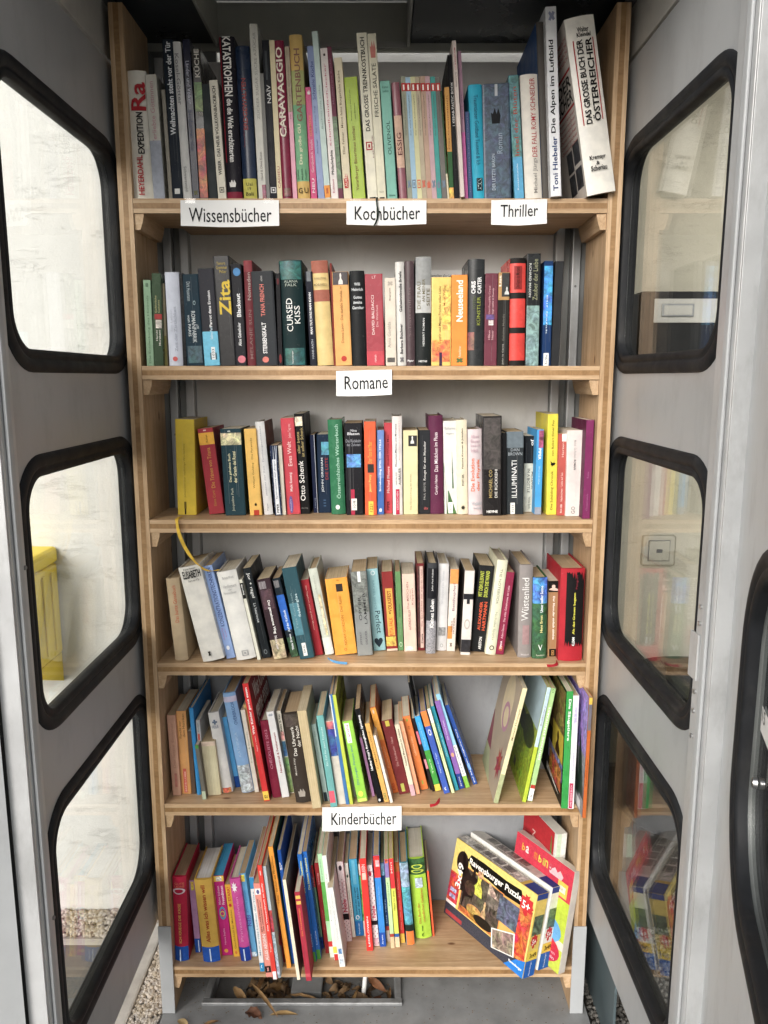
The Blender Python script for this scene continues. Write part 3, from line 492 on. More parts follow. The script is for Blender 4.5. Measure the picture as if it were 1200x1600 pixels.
BOOKS=[
(0,'cream book with huge red and black lettering at the left end',-0.4604,0.008,-0.0168,0.0378,0.2311,0.1433,'e3dfd3',[('t','Ra','U',0.691,0.907,0.2,0.95,'b3202b',1),('t','EXPEDITION','U',0.354,0.677,0.42,0.75,'1c1a1a',1),('t','HEYERDAHL','U',0.03,0.342,0.32,0.62,'b5222c',1)],{'hb': 1}),
(0,'pale grey paperback with faint pink handwriting',-0.4211,0.008,-0.0297,0.0219,0.2238,0.1388,'d0cdc2',[('t','Verliebte Göttinnen','U',0.444,0.946,0.3,0.68,'c08c93',0),('p',0.0,0.474,0,1,'a9aebb','band')],{}),
(0,'very thin taupe booklet before the navy christmas book',-0.3915,0.008,-0.0289,0.007,0.1974,0.1224,'8b8578',[],{}),
(0,'tall navy book with bold white christmas title',-0.3845,0.008,-0.0256,0.0203,0.2851,0.1767,'16202c',[('t','Weihnachten steht vor der Tür','U',0.408,0.988,0.25,0.75,'dfe2e4',1),('p',0.032,0.066,0.25,0.75,'d8d8d4','sticker')],{}),
(0,'tall plain light grey book right of the navy christmas book',-0.3642,0.008,-0.0385,0.0177,0.2814,0.1745,'d0d0ce',[('t','Kosel-Götter','D',0.605,0.926,0.3,0.72,'7d7d80',0),('t','Schwarzwald','D',0.048,0.211,0.35,0.65,'8c8c8c',0)],{'hb': 1}),
(0,'dark blue book with slanted light title down the spine',-0.3455,0.008,-0.0274,0.0135,0.2855,0.177,'171b33',[('t','Länder und Völker','D',0.604,0.867,0.25,0.75,'c5c8d8',0),('t','Südamerika','D',0.306,0.566,0.2,0.8,'3d4260',0),('p',0.024,0.055,0.2,0.8,'6a6a4a','emblem')],{}),
(0,'dark book with vegetable pictures on its spine',-0.3316,0.008,-0.0204,0.017,0.2692,0.1669,'2a2723',[('t','KÜCHE','U',0.813,0.997,0.15,0.8,'cfcac0',1),('p',0.588,0.781,0.1,0.95,'5d7a3a','picture'),('t','100','H',0.556,0.584,0.3,0.9,'9a9488',0),('p',0.008,0.475,0.05,0.97,'b5552c','picture')],{}),
(0,'low black green book beside the cream baking book',-0.3138,0.008,-0.0426,0.0173,0.207,0.1284,'1c2528',[],{}),
(0,'cream baking book with black capitals up its spine',-0.2958,0.008,-0.0471,0.0163,0.2141,0.1327,'d9d4c4',[('t','WEBER · DAS NEUE VOLLKORNBACKBUCH','U',0.204,0.951,0.3,0.68,'262320',1),('p',0.053,0.1,0.25,0.8,'5a554c','emblem')],{}),
(0,'tall black book with bold white disaster title',-0.2783,0.008,-0.0241,0.0294,0.2907,0.1802,'1a1720',[('t','KATASTROPHEN','D',0.638,0.998,0.22,0.75,'e6e4df',1),('t','die die Welt erschütterten','D',0.23,0.621,0.32,0.68,'dedcd8',1),('p',0.0,0.043,0,1,'7c1a33','band'),('p',0.23,0.996,0.06,0.12,'8a1c2a','band'),('p',0.073,0.119,0.2,0.65,'d6d4d0','emblem')],{'hb': 1}),
(0,'navy book with red title and yellow green label',-0.2464,0.008,-0.0299,0.0268,0.2741,0.1699,'1c2a42',[('t','ERDGEWALTEN','U',0.458,0.793,0.3,0.62,'8f3a3c',1),('t','Abenteuer Natur','U',0.343,0.454,0.25,0.35,'7a3a44',0),('p',0.0,0.135,0.02,0.98,'b9b24a','label'),('t','Ual','H',0.086,0.108,0.25,0.7,'2c2a20',0),('t','19','H',0.056,0.078,0.35,0.6,'2c2a20',0),('t','Bali','H',0.02,0.044,0.2,0.75,'2c2a20',0)],{'hb': 1}),
(0,'very tall slim light grey book with grey outlined capitals',-0.2168,0.008,-0.0319,0.0152,0.312,0.1935,'c9c8c0',[('t','ZUCKER SUGAR SUCRE AZÚCAR','U',0.463,0.953,0.3,0.72,'94938c',0),('t','Hand & Ohne Kunst','U',0.11,0.276,0.4,0.7,'77706c',0),('p',0.0,0.083,0.5,1,'7c2a3a','picture')],{}),
(0,'thin mid grey spine left of a black one',-0.2017,0.008,-0.0319,0.007,0.2259,0.1401,'7d7d7a',[],{}),
(0,'narrow black book with white emblem near the foot',-0.1939,0.008,-0.0334,0.0133,0.2839,0.176,'14161d',[('t','NAÏV','U',0.61,0.724,0.2,0.85,'d8d8d8',0),('p',0.755,0.934,0.3,0.6,'3a4044','strip'),('p',0.038,0.075,0.1,0.9,'cfcfcf','emblem')],{}),
(0,'thin straw coloured book left of the crimson painter book',-0.1806,0.008,-0.0325,0.01,0.2839,0.176,'d8cba5',[('t','CADIEU','U',0.069,0.21,0.3,0.75,'a05a5a',0)],{}),
(0,'crimson book with fat cream capitals up its spine',-0.1706,0.008,-0.0401,0.0191,0.2835,0.1758,'7b1b3a',[('t','CARAVAGGIO','U',0.395,0.957,0.15,0.8,'ece0cf',1),('p',0.015,0.069,0.2,0.9,'6d3a3c','picture')],{'hb': 1}),
(0,'thin pink book with a dull tan upper half',-0.1503,0.008,-0.0382,0.0086,0.2731,0.1693,'d590a6',[('p',0.579,0.998,0,1,'ab9d86','band'),('t','Das Buch vom guten Geschmack','U',0.532,0.849,0.35,0.7,'6b5a50',0)],{}),
(0,'green and ochre gardening book with the letters GU',-0.1409,0.008,-0.0389,0.024,0.2935,0.182,'c9a85e',[('p',0.11,0.582,0,1,'72a880','band'),('p',0.582,0.788,0,1,'a3ab6c','band'),('t','GARTENBUCH','U',0.477,0.917,0.3,0.75,'8a6455',1),('t','Das große GU','U',0.214,0.462,0.3,0.62,'d9dcb8',1),('t','2000','U',0.118,0.184,0.08,0.2,'2c4a3a',0),('t','BILDER','U',0.118,0.188,0.4,0.52,'2c4a3a',0),('t','PFLANZEN','U',0.118,0.18,0.7,0.82,'2c4a3a',0),('t','G','H',0.035,0.068,0.1,0.42,'241d18',0),('t','U','H',0.035,0.068,0.58,0.9,'241d18',0)],{'hb': 1}),
(0,'low magenta book with orange and white lettering',-0.1152,0.008,-0.0407,0.0124,0.2017,0.1251,'c0266a',[('t','GEMÜSE','U',0.565,0.755,0.3,0.65,'e0863c',0),('t','Genüsslich leicht','U',0.239,0.538,0.35,0.7,'e6b8c8',0),('p',0.935,0.973,0.3,0.75,'eadada','emblem'),('t','NEU','U',0.054,0.185,0.3,0.7,'e8c8d4',1)],{}),
(0,'periwinkle blue cookery book with dark blue title',-0.1012,0.008,-0.0642,0.0128,0.2739,0.1698,'8192bd',[('t','Schnelle Küche','U',0.656,0.903,0.3,0.75,'2c3c78',0),('t','für jeden Tag','U',0.436,0.614,0.35,0.6,'3c4c84',0),('t','Anne Rogge','U',0.301,0.396,0.35,0.6,'3c4c84',0)],{}),
(0,'very tall pale mint book with an orange foot',-0.0879,0.008,-0.0716,0.0112,0.2996,0.1858,'bcd0cb',[('p',0.007,0.083,0,1,'e0923a','band'),('t','Backen mit Liebe','U',0.426,0.686,0.4,0.65,'7f9a94',0),('p',0.029,0.069,0.3,0.7,'b55a2c','emblem')],{}),
(0,'whitish book with pink line and black serif word',-0.0755,0.008,-0.0682,0.014,0.2704,0.1677,'ddd5d2',[('t','Philadelphia','U',0.165,0.329,0.3,0.75,'1f1c1c',1),('t','Schnell,einfach,lecker','U',0.357,0.9,0.35,0.62,'b8486a',0),('p',0.948,0.968,0.35,0.65,'3a2c2c','emblem'),('t','Edition','U',0.04,0.133,0.3,0.55,'b0506a',0)],{}),
(0,'narrow mauve book turning leafy green lower down',-0.0611,0.008,-0.0748,0.0088,0.2733,0.1694,'6b3447',[('p',0.072,0.548,0,1,'4d6a45','picture'),('t','Mediterrane Küche','U',0.628,0.922,0.35,0.65,'93667a',0)],{}),
(0,'cream cookery book with italic title and red flag emblem',-0.051,0.008,-0.0674,0.0151,0.2537,0.1573,'d8cdb0',[('t','Ellen Falmer · Meine feine Bürgerliche Küche','U',0.322,0.91,0.3,0.65,'4a3626',0),('p',0.077,0.185,0.15,0.75,'b8352c','emblem'),('t','AUEN','U',0.086,0.172,0.3,0.6,'e8d8c8',0)],{}),
(0,'lime green cookery book',-0.0335,0.008,-0.0712,0.0245,0.2194,0.1361,'a1bb30',[('t','Vorarlberger Bäuerinnen kochen','U',0.07,0.599,0.3,0.62,'6b2f20',0),('t','Rezepte aus dem Ländle','U',0.649,0.898,0.3,0.42,'5a6a20',0),('t','mit Bildern','U',0.659,0.788,0.6,0.7,'5a6a20',0)],{}),
(0,'tall ivory diet cookbook with black capitals',-0.0047,0.008,-0.0695,0.0193,0.2969,0.1841,'dcd8c4',[('t','DAS GROSSE TRENNKOSTBUCH','U',0.414,0.973,0.3,0.72,'211e1a',1),('p',0.299,0.35,0.2,0.8,'a8323a','emblem'),('t','HEYNE','U',0.251,0.386,0.8,0.92,'8a6a6a',0),('p',0.0,0.009,0.2,0.8,'1a1a1a','band')],{}),
(0,'ivory salad book right of the diet cookbook',0.0151,0.008,-0.0675,0.0163,0.2954,0.1831,'d6d2bb',[('t','FRISCHE SALATE','U',0.504,0.824,0.28,0.75,'3a382e',0),('p',0.857,0.96,0.2,0.85,'c2746a','emblem'),('t','NGV','H',0.037,0.048,0.25,0.75,'8a8674',0),('p',0.0,0.009,0.2,0.8,'1a1a1a','band')],{}),
(0,'sea green book with dark OLIVENÖL lettering and bookmark ribbon',0.0338,0.008,-0.0705,0.0191,0.2127,0.1319,'7ab5a6',[('t','OLIVENÖL','U',0.379,0.665,0.3,0.72,'15332c',0),('t','Kleines','H',0.938,0.959,0.2,0.8,'2c5a50',0),('t','Lexikon','H',0.905,0.926,0.2,0.8,'2c5a50',0),('t','Hädecke','H',0.021,0.039,0.2,0.8,'2c5a50',0)],{}),
(0,'mauve book with cream middle and ESSIG lettering',0.0572,0.008,-0.0771,0.0147,0.2106,0.1306,'8a5560',[('p',0.271,0.719,0,1,'c9a690','band'),('t','ESSIG','U',0.38,0.571,0.2,0.78,'5a2430',0)],{'hb': 1}),
(0,'thin grey kitchen guide in the row with red tabs',0.073,0.008,-0.067,0.0093,0.2211,0.1371,'8f9280',[('p',0.881,0.946,0.05,0.95,'b02a2a','tab'),('t','1','H',0.889,0.933,0.35,0.65,'f0e8e0',1),('t','Der kleine Küchenratgeber','U',0.525,0.856,0.35,0.62,'55564c',0),('p',0.089,0.158,0.15,0.85,'6a7a8a','emblem')],{}),
(0,'thin light blue kitchen guide in the row with red tabs',0.0824,0.008,-0.0717,0.0098,0.2194,0.1361,'8fb2ca',[('p',0.888,0.953,0.05,0.95,'b02a2a','tab'),('t','1','H',0.896,0.94,0.35,0.65,'f0e8e0',1),('t','Der kleine Küchenratgeber','U',0.529,0.863,0.35,0.62,'55564c',0),('p',0.09,0.16,0.15,0.85,'6a7a8a','emblem')],{}),
(0,'thin straw yellow kitchen guide in the row with red tabs',0.0922,0.008,-0.0713,0.0093,0.2207,0.1368,'c4c296',[('p',0.883,0.947,0.05,0.95,'b02a2a','tab'),('t','1','H',0.891,0.935,0.35,0.65,'f0e8e0',1),('t','Der kleine Küchenratgeber','U',0.526,0.858,0.35,0.62,'55564c',0),('p',0.089,0.159,0.15,0.85,'c0604a','emblem')],{}),
(0,'thin beige kitchen guide in the row with red tabs',0.1015,0.008,-0.0755,0.0093,0.2208,0.1369,'a89b82',[('p',0.883,0.947,0.05,0.95,'b02a2a','tab'),('t','1','H',0.891,0.935,0.35,0.65,'f0e8e0',1),('t','Der kleine Küchenratgeber','U',0.526,0.858,0.35,0.62,'55564c',0),('p',0.089,0.159,0.15,0.85,'c0604a','emblem')],{}),
(0,'thin tan kitchen guide in the row with red tabs',0.1109,0.008,-0.0732,0.01,0.2216,0.1374,'b19481',[('p',0.879,0.944,0.05,0.95,'b02a2a','tab'),('t','1','H',0.887,0.931,0.35,0.65,'f0e8e0',1),('t','Der kleine Küchenratgeber','U',0.524,0.855,0.35,0.62,'55564c',0),('p',0.089,0.158,0.15,0.85,'c0604a','emblem')],{}),
(0,'thin dusty pink kitchen guide in the row with red tabs',0.1209,0.008,-0.0753,0.0093,0.2216,0.1374,'bd9ca3',[('p',0.879,0.944,0.05,0.95,'b02a2a','tab'),('t','1','H',0.887,0.931,0.35,0.65,'f0e8e0',1),('t','Der kleine Küchenratgeber','U',0.524,0.855,0.35,0.62,'55564c',0),('p',0.089,0.158,0.15,0.85,'6a7a8a','emblem')],{}),
(0,'thin teal kitchen guide in the row with red tabs',0.1303,0.008,-0.0735,0.0091,0.2207,0.1369,'3f9792',[('p',0.883,0.947,0.05,0.95,'b02a2a','tab'),('t','1','H',0.891,0.935,0.35,0.65,'f0e8e0',1),('t','Der kleine Küchenratgeber','U',0.526,0.858,0.35,0.62,'55564c',0),('p',0.089,0.159,0.15,0.85,'6a7a8a','emblem')],{}),
(0,'thin dark grey kitchen guide in the row with red tabs',0.1401,0.008,-0.077,0.01,0.2195,0.1361,'6d6a66',[('p',0.888,0.953,0.05,0.95,'b02a2a','tab'),('t','1','H',0.896,0.94,0.35,0.65,'f0e8e0',1),('t','Der kleine Küchenratgeber','U',0.529,0.863,0.35,0.62,'55564c',0),('p',0.09,0.16,0.15,0.85,'6a7a8a','emblem')],{}),
(0,'thinnest dark green booklet beside the kitchen guides',0.1506,0.008,-0.0896,0.0033,0.196,0.1215,'33502e',[('p',0.0,0.236,0,1,'cfc5a8','band')],{}),
(0,'narrow orange spine fading to green',0.1543,0.008,-0.0641,0.0091,0.202,0.1252,'c08a34',[('p',0.103,0.427,0,1,'2f5a35','band'),('p',0.0,0.103,0,1,'d9a62c','picture'),('t','Das Gewürzbuch','U',0.449,0.924,0.3,0.6,'7a4a14',0)],{}),
(0,'black spine with small white capitals in front of tall pink book',0.1637,0.008,-0.0661,0.0121,0.2589,0.1605,'0f0f12',[('t','1 KEBAB-TASTIC BOOK','U',0.513,0.815,0.3,0.65,'d8d8d6',0)],{}),
(0,'tall slim pinkish white book standing high above its neighbours',0.1745,-0.01,-0.0759,0.0074,0.2766,0.21,'cfc2bb',[('t','GÜLENDAM','U',0.817,0.955,0.3,0.7,'b84a5a',0),('t','Schönste','D',0.71,0.802,0.3,0.7,'5a4a4a',0)],{}),
(0,'thin mauve spine with bright pink lower part',0.1837,0.008,-0.0688,0.007,0.2652,0.1644,'b58ba2',[('p',0.0,0.458,0,1,'d46aac','band'),('t','Kochkunst','U',0.548,0.713,0.35,0.65,'8a5a74',0)],{}),
(0,'low navy spine with white dots',0.1917,0.008,-0.0633,0.0079,0.1583,0.105,'3c4f77',[('p',0.056,0.979,0.4,0.6,'c5cbdc','dots')],{}),
(0,'turquoise hardback with black box near the foot',0.2008,0.008,-0.0669,0.0256,0.2067,0.1281,'149fbe',[('t','Traumtänzer Goldland Tausend & Ich','D',0.297,0.908,0.35,0.65,'0c4f66',0),('p',0.069,0.183,0.3,0.75,'16262c','label'),('t','ATKIN','U',0.08,0.175,0.38,0.68,'bcd8dc',0)],{'hb': 1}),
(0,'broad slate blue book with painted texture and dark crest',0.222,0.008,-0.0431,0.0528,0.2073,0.1285,'36475a',[('p',0.002,0.994,0.02,0.98,'36485c','picture'),('p',0.656,0.792,0.3,0.65,'14161a','emblem'),('t','DER LETZTE BARON','U',0.074,0.394,0.3,0.42,'a8b4c0',0),('t','Roman','U',0.394,0.572,0.5,0.7,'8a98a8',0),('p',0.893,0.994,0.45,0.55,'b5bac0','strip')],{}),
(0,'teal painted spine with red letters and blue foot',0.2809,0.008,-0.081,0.0192,0.2229,0.1382,'3f8094',[('p',0.342,0.995,0.02,0.98,'4a7f80','picture'),('p',0.0,0.342,0.05,0.95,'58a5cd','band'),('t','Insel der Blüten','U',0.353,0.908,0.3,0.7,'a84438',0),('t','Rosamunde','U',0.071,0.288,0.35,0.5,'d0e4ee',0)],{}),
(0,'white hardback with red and grey serif title',0.3027,0.008,-0.0775,0.0328,0.2245,0.1392,'ded9cf',[('t','DER FALL ROMY SCHNEIDER','U',0.338,0.968,0.5,0.8,'b23a3e',0),('t','Michael Jürgs','U',0.043,0.329,0.5,0.8,'8f8a84',0)],{'hb': 1}),
(0,'tall dark grey book with a blue cover',0.3364,0.008,-0.0749,0.0148,0.3159,0.215,'4f4b47',[('s','L','24508a','cover_art')],{'hb': 1}),
(0,'very tall white book on alpine aerial views',0.3476,-0.012,-0.069,0.0202,0.3331,0.22,'e4e6ea',[('t','Toni Hiebeler','U',0.03,0.323,0.25,0.72,'22386c',1),('t','Die Alpen im Luftbild','U',0.342,0.83,0.2,0.75,'1b1c20',1),('p',0.927,0.977,0.25,0.85,'8d93ae','emblem')],{}),
(0,'very thick leaning white book with black and red lettering',0.4166,-0.02,-0.1818,0.0545,0.3141,0.2,'e6e3da',[('t','Walter','H',0.912,0.94,0.35,0.75,'1f1c1c',1),('t','Kleindel','H',0.885,0.91,0.32,0.8,'1f1c1c',1),('p',0.398,0.872,0.165,0.2,'b0262c','rule'),('p',0.417,0.876,0.84,0.875,'b0262c','rule'),('t','DAS GROSSE BUCH DER','U',0.402,0.872,0.27,0.48,'1a1818',1),('t','ÖSTERREICHER','U',0.41,0.876,0.52,0.8,'1a1818',1),('t','Kremayr','H',0.19,0.222,0.22,0.78,'1f1c1c',1),('t','&','H',0.165,0.186,0.42,0.54,'1f1c1c',1),('t','Scheriau','H',0.132,0.163,0.22,0.78,'1f1c1c',1),('s','L','d9d2ca','red_print')],{'hb': 1,'big': 1}),
(1,'pale green thin book at the left end',-0.4513,0.008,0.0049,0.0146,0.1668,0.105,'8fb090',[('t','Die Entdeckung des Himmels','U',0.031,0.822,0.35,0.7,'54705a',0),('p',0.922,0.96,0.35,0.65,'2c4434','emblem')],{}),
(1,'dark green paperback with a small picture on its spine',-0.436,0.008,0.0172,0.0181,0.1797,0.1114,'41553f',[('t','Gefährliche','U',0.576,0.762,0.25,0.45,'b5b07a',0),('t','Geliebte','U',0.576,0.715,0.58,0.78,'b5b07a',0),('p',0.506,0.564,0.2,1,'a83c3c','band'),('p',0.41,0.5,0.3,0.95,'d8cfc4','picture'),('t','Haruki','U',0.273,0.39,0.3,0.48,'d8d4c8',1),('t','Murakami','U',0.221,0.39,0.6,0.8,'d8d4c8',1)],{}),
(1,'low beige booklet wedged behind the dark green paperback',-0.42,0.02,0.0041,0.0074,0.1617,0.105,'b3a688',[('p',0.0,0.368,0,1,'8a8348','band')],{}),
(1,'lavender white book with a small red disc',-0.4066,0.008,-0.0075,0.028,0.1821,0.1129,'c9cedd',[('t','Zeit der Zärtlichkeit','U',0.155,0.636,0.5,0.7,'9ea3b2',0),('t','Ein Leben','U',0.373,0.602,0.25,0.4,'b4b8c4',0),('p',0.049,0.1,0.3,0.66,'d0605c','disc')],{'hb': 1}),
(1,'thin black spine left of the ornate teal one',-0.378,0.008,0,0.0073,0.1797,0.1114,'15161a',[],{}),
(1,'dark teal book with ornate white lettering',-0.37,0.008,-0.0283,0.0338,0.1777,0.1102,'1c3340',[('t','ROMANFABRIK','D',0.253,0.6,0.45,0.68,'d4dadb',0),('t','von PARIS','D',0.324,0.559,0.22,0.38,'d4dadb',0),('t','Die','H',0.406,0.453,0.72,0.85,'c4ccd0',0),('t','Dirk Husemann','D',0.712,0.918,0.28,0.5,'aab6ba',0),('p',0.029,0.218,0.1,0.95,'31505a','picture'),('p',0.665,0.712,0.6,0.75,'9ab0b4','ring')],{}),
(1,'charcoal book with light blue lower third and bold white title',-0.3345,0.008,-0.0367,0.0307,0.1889,0.1171,'33333a',[('p',0.0,0.354,0,1,'6fc0dd','band'),('t','Parrot dans Erosion','U',0.403,0.773,0.5,0.68,'eceaea',1),('t','Sabine Perl','U',0.271,0.398,0.5,0.68,'c4dce8',1),('p',0.061,0.133,0.42,0.85,'24282c','barcode'),('p',0.061,0.193,0.5,0.75,'e8ecee','sticker'),('t','1033','U',0.083,0.171,0.55,0.7,'333333',0)],{}),
(1,'tall black book with big yellow scrawled title',-0.3027,0.008,-0.0366,0.0312,0.2122,0.1316,'232326',[('t','Zita','U',0.464,0.784,0.2,0.95,'e0bf2c',1),('t','Tamara','H',0.922,0.948,0.2,0.75,'b8a04a',0),('t','Gremmer','H',0.882,0.912,0.15,0.85,'b8a04a',0),('t','Pelier','H',0.846,0.873,0.35,0.8,'b8a04a',0)],{}),
(1,'black book with bold white title and pink emblem',-0.2711,0.008,-0.0265,0.0209,0.197,0.1221,'26262b',[('t','Blackout','U',0.485,0.714,0.35,0.75,'efefef',1),('t','Alice Gabathuler','U',0.196,0.429,0.35,0.65,'e2e2e2',1),('p',0.884,0.963,0.2,0.9,'4f8ac0','disc'),('p',0.026,0.101,0.2,0.95,'d87a86','disc')],{}),
(1,'dark red book half hidden by a thick charcoal one',-0.2481,0.008,-0.0135,0.0168,0.204,0.1265,'6d2e35',[('t','Nomaden','U',0.628,0.888,0.35,0.75,'b5a39c',0),('t','MELANIE SUN','U',0.066,0.536,0.4,0.75,'8a6a66',0),('p',0.893,1.0,0,1,'8d4046','band')],{'hb': 1}),
(1,'thick charcoal paperback with white and salmon capitals',-0.2302,0.008,-0.0331,0.043,0.1834,0.1137,'33363a',[('t','STERBENSKALT','U',0.129,0.461,0.35,0.55,'eceaea',1),('t','TANA FRENCH','U',0.527,0.862,0.35,0.55,'d8786c',1),('p',0.031,0.095,0.3,0.6,'dd7c70','disc'),('t','scherz','U',0.894,0.951,0.4,0.5,'c8c4c0',0)],{}),
(1,'slim black spine with red ovals beside the charcoal paperback',-0.1857,0.008,-0.0122,0.0086,0.1797,0.1114,'17171b',[('p',0.029,0.128,0.2,0.8,'7a2a2c','disc'),('p',0.878,0.948,0.2,0.8,'5a2428','disc')],{}),
(1,'thick dark green book with teal heart ornaments',-0.1758,0.008,-0.0296,0.0456,0.2041,0.1265,'12292b',[('p',0.821,0.995,0.05,0.95,'1d5a56','picture'),('p',0.005,0.168,0.1,0.95,'1d5450','picture'),('t','ALANA','H',0.789,0.813,0.2,0.8,'a8b4a8',0),('t','FALK','H',0.755,0.781,0.25,0.75,'a8b4a8',0),('t','CURSED','U',0.327,0.643,0.25,0.52,'e6e8e4',0),('t','KISS','U',0.401,0.571,0.6,0.84,'e6e8e4',0),('t','Ravensburger','U',0.02,0.143,0.4,0.48,'d8dcd8',0)],{'hb': 1}),
(1,'narrow navy book with bold white capitals',-0.1216,0.008,-0.0393,0.0133,0.1829,0.1134,'1b1d2a',[('t','MAN TUT,WAS MAN KANN','U',0.339,0.781,0.3,0.7,'f0f0f0',1),('t','HANS RATH','U',0.074,0.282,0.35,0.65,'b8bcc4',0),('p',0.897,1.0,0.15,0.75,'707478','sticker')],{}),
(1,'glossy sand yellow hardback with two brick bands',-0.1074,0.008,-0.0514,0.0327,0.2036,0.1263,'d9bd7a',[('p',0.882,1.0,0,1,'a3604e','band'),('p',0.614,0.725,0,1,'a3604e','band'),('t','IRVING STONE','H',0.821,0.841,0.15,0.85,'7a6a4a',0),('t','MICHELANGELO','H',0.761,0.784,0.12,0.88,'7a6a4a',0)],{'hb': 1,'gloss': 1}),
(1,'sliver of a dark red book beside the sand yellow hardback',-0.0743,0.008,-0.0312,0.0037,0.199,0.1234,'7a2a22',[],{}),
(1,'apricot book topped by a dark picture of a figure',-0.0704,0.008,-0.0357,0.0327,0.1822,0.113,'e0a55c',[('p',0.862,0.998,0.05,0.98,'2c2024','picture'),('p',0.867,0.986,0.38,0.66,'d8cfc8','figure'),('t','Donna Leon · Die dunkle Stunde','U',0.244,0.799,0.42,0.58,'8a5a2c',0),('p',0.044,0.105,0.36,0.7,'b8382c','disc'),('t','Roman','U',0.822,0.845,0.45,0.55,'8a5a2c',0)],{}),
(1,'black book with five white title lines set across',-0.0367,0.008,-0.0274,0.029,0.1844,0.1143,'1e2022',[('t','Willi','H',0.845,0.876,0.3,0.7,'c8ccce',1),('t','Heinrich','H',0.788,0.82,0.12,0.88,'c8ccce',1),('t','Gottes','H',0.707,0.738,0.22,0.8,'c8ccce',1),('t','zweite','H',0.653,0.685,0.2,0.8,'c8ccce',1),('t','Garnitur','H',0.597,0.631,0.12,0.92,'c8ccce',1)],{'hb': 1}),
(1,'raspberry red paperback with white capitals',-0.007,0.008,-0.0235,0.0348,0.1783,0.1105,'a03a46',[('p',0.0,0.159,0,1,'c04550','band'),('t','DAVID BALDACCI','U',0.343,0.77,0.33,0.48,'e8d4d0',0),('t','Die Wahrheit','U',0.427,0.665,0.58,0.7,'d8a8a8',0),('t','roman','U',0.037,0.119,0.45,0.55,'e8c8c8',0),('t','LT','H',0.95,0.979,0.4,0.62,'e0b8b8',0)],{}),
(1,'worn beige paperback with handwritten grey title',0.0307,0.008,-0.0165,0.0215,0.1709,0.106,'cfc4b5',[('t','Anna Gavalda','U',0.208,0.504,0.2,0.5,'8d857c',0),('t','Biographie','U',0.745,0.889,0.4,0.55,'6a5f58',1),('p',0.04,0.094,0.15,0.85,'4a4440','picture'),('p',0.913,0.961,0.25,0.75,'a89e92','emblem')],{}),
(1,'pale grey hardback with two black serif lines',0.0543,0.008,-0.027,0.0172,0.2014,0.1249,'c5c3bf',[('t','Geheimnisvolle Briefe','U',0.523,0.911,0.35,0.68,'28262a',1),('t','Barbara Büchner','U',0.115,0.408,0.35,0.68,'28262a',1),('p',0.034,0.085,0.3,0.75,'6a686a','emblem')],{'hb': 1}),
(1,'glossy purple brown hardback with tiny white imprint',0.072,0.008,-0.0205,0.0176,0.203,0.1259,'4a3a3e',[('t','Schattenlicht','U',0.279,0.756,0.35,0.6,'6d5a5c',0),('t','Piper','H',0.034,0.058,0.15,0.85,'eae8e6',1)],{'hb': 1,'gloss': 1}),
(1,'tall book half silver grey above and black below',0.0907,0.008,-0.007,0.0308,0.2111,0.1309,'1e2222',[('p',0.491,1.0,0,1,'b4b5b3','band'),('p',0.746,1.0,0,1,'8f9190','band'),('t','DIE FRAU','U',0.525,0.775,0.1,0.32,'6a6244',0),('t','AN MEINER','U',0.589,0.799,0.42,0.6,'6a6244',0),('t','SEITE','U',0.555,0.714,0.7,0.9,'6a6244',0),('t','HERBERT ROMAN','U',0.183,0.442,0.45,0.58,'d2d4d2',0),('t','HEYNE','H',0.033,0.051,0.2,0.75,'dcdcda',1)],{'hb': 1}),
(1,'yellow paperback with orange flowers',0.1225,0.008,-0.0068,0.0387,0.1721,0.1067,'e2c15f',[('p',0.045,0.297,0.02,0.95,'dd7a2c','picture'),('p',0.404,0.919,0.55,0.98,'d9a244','picture'),('t','Gespür und Mango Früchte stiller Liebe','U',0.249,0.901,0.35,0.52,'7a5a24',0),('t','Lee Moon Young','U',0.608,0.907,0.6,0.74,'7a5a24',0),('p',0.0,0.153,0.4,0.55,'3c2c44','label')],{}),
(1,'plain orange travel book with bold white title',0.1628,0.008,-0.0113,0.0314,0.1766,0.1095,'ec8a2b',[('t','Neuseeland','U',0.49,0.941,0.3,0.72,'f3ece0',1),('p',0.033,0.086,0.28,0.75,'4f6a3c','emblem'),('t','Reiseführer','U',0.097,0.22,0.45,0.6,'f0dcc0',0)],{}),
(1,'tall glossy black thriller with white and olive capitals',0.1946,0.008,-0.0081,0.0333,0.2066,0.1281,'2b2d2f',[('t','CHRIS','U',0.681,0.796,0.2,0.45,'eeeeee',1),('t','CARTER','U',0.681,0.836,0.56,0.8,'eeeeee',1),('t','TOTEN','U',0.535,0.651,0.3,0.48,'4f5a34',0),('t','KÜNSTLER','U',0.385,0.651,0.5,0.75,'9aa33c',0),('p',0.149,0.319,0.02,0.4,'7c3a38','picture')],{'hb': 1,'gloss': 1}),
(1,'maroon paperback with pink two line title',0.2285,0.008,-0.0054,0.0252,0.1797,0.1114,'6b3140',[('t','Und Piccadilly Circus','U',0.564,0.866,0.28,0.45,'d8a8ac',0),('t','liegt nicht in Kumla','U',0.564,0.841,0.55,0.72,'d8a8ac',0),('p',0.506,0.558,0.1,0.75,'5a3c78','picture'),('p',0.442,0.497,0.3,0.68,'d6c8c4','picture'),('t','Håkan','U',0.285,0.387,0.28,0.44,'d8a8ac',0),('t','Nesser','U',0.285,0.387,0.55,0.7,'d8a8ac',0)],{}),
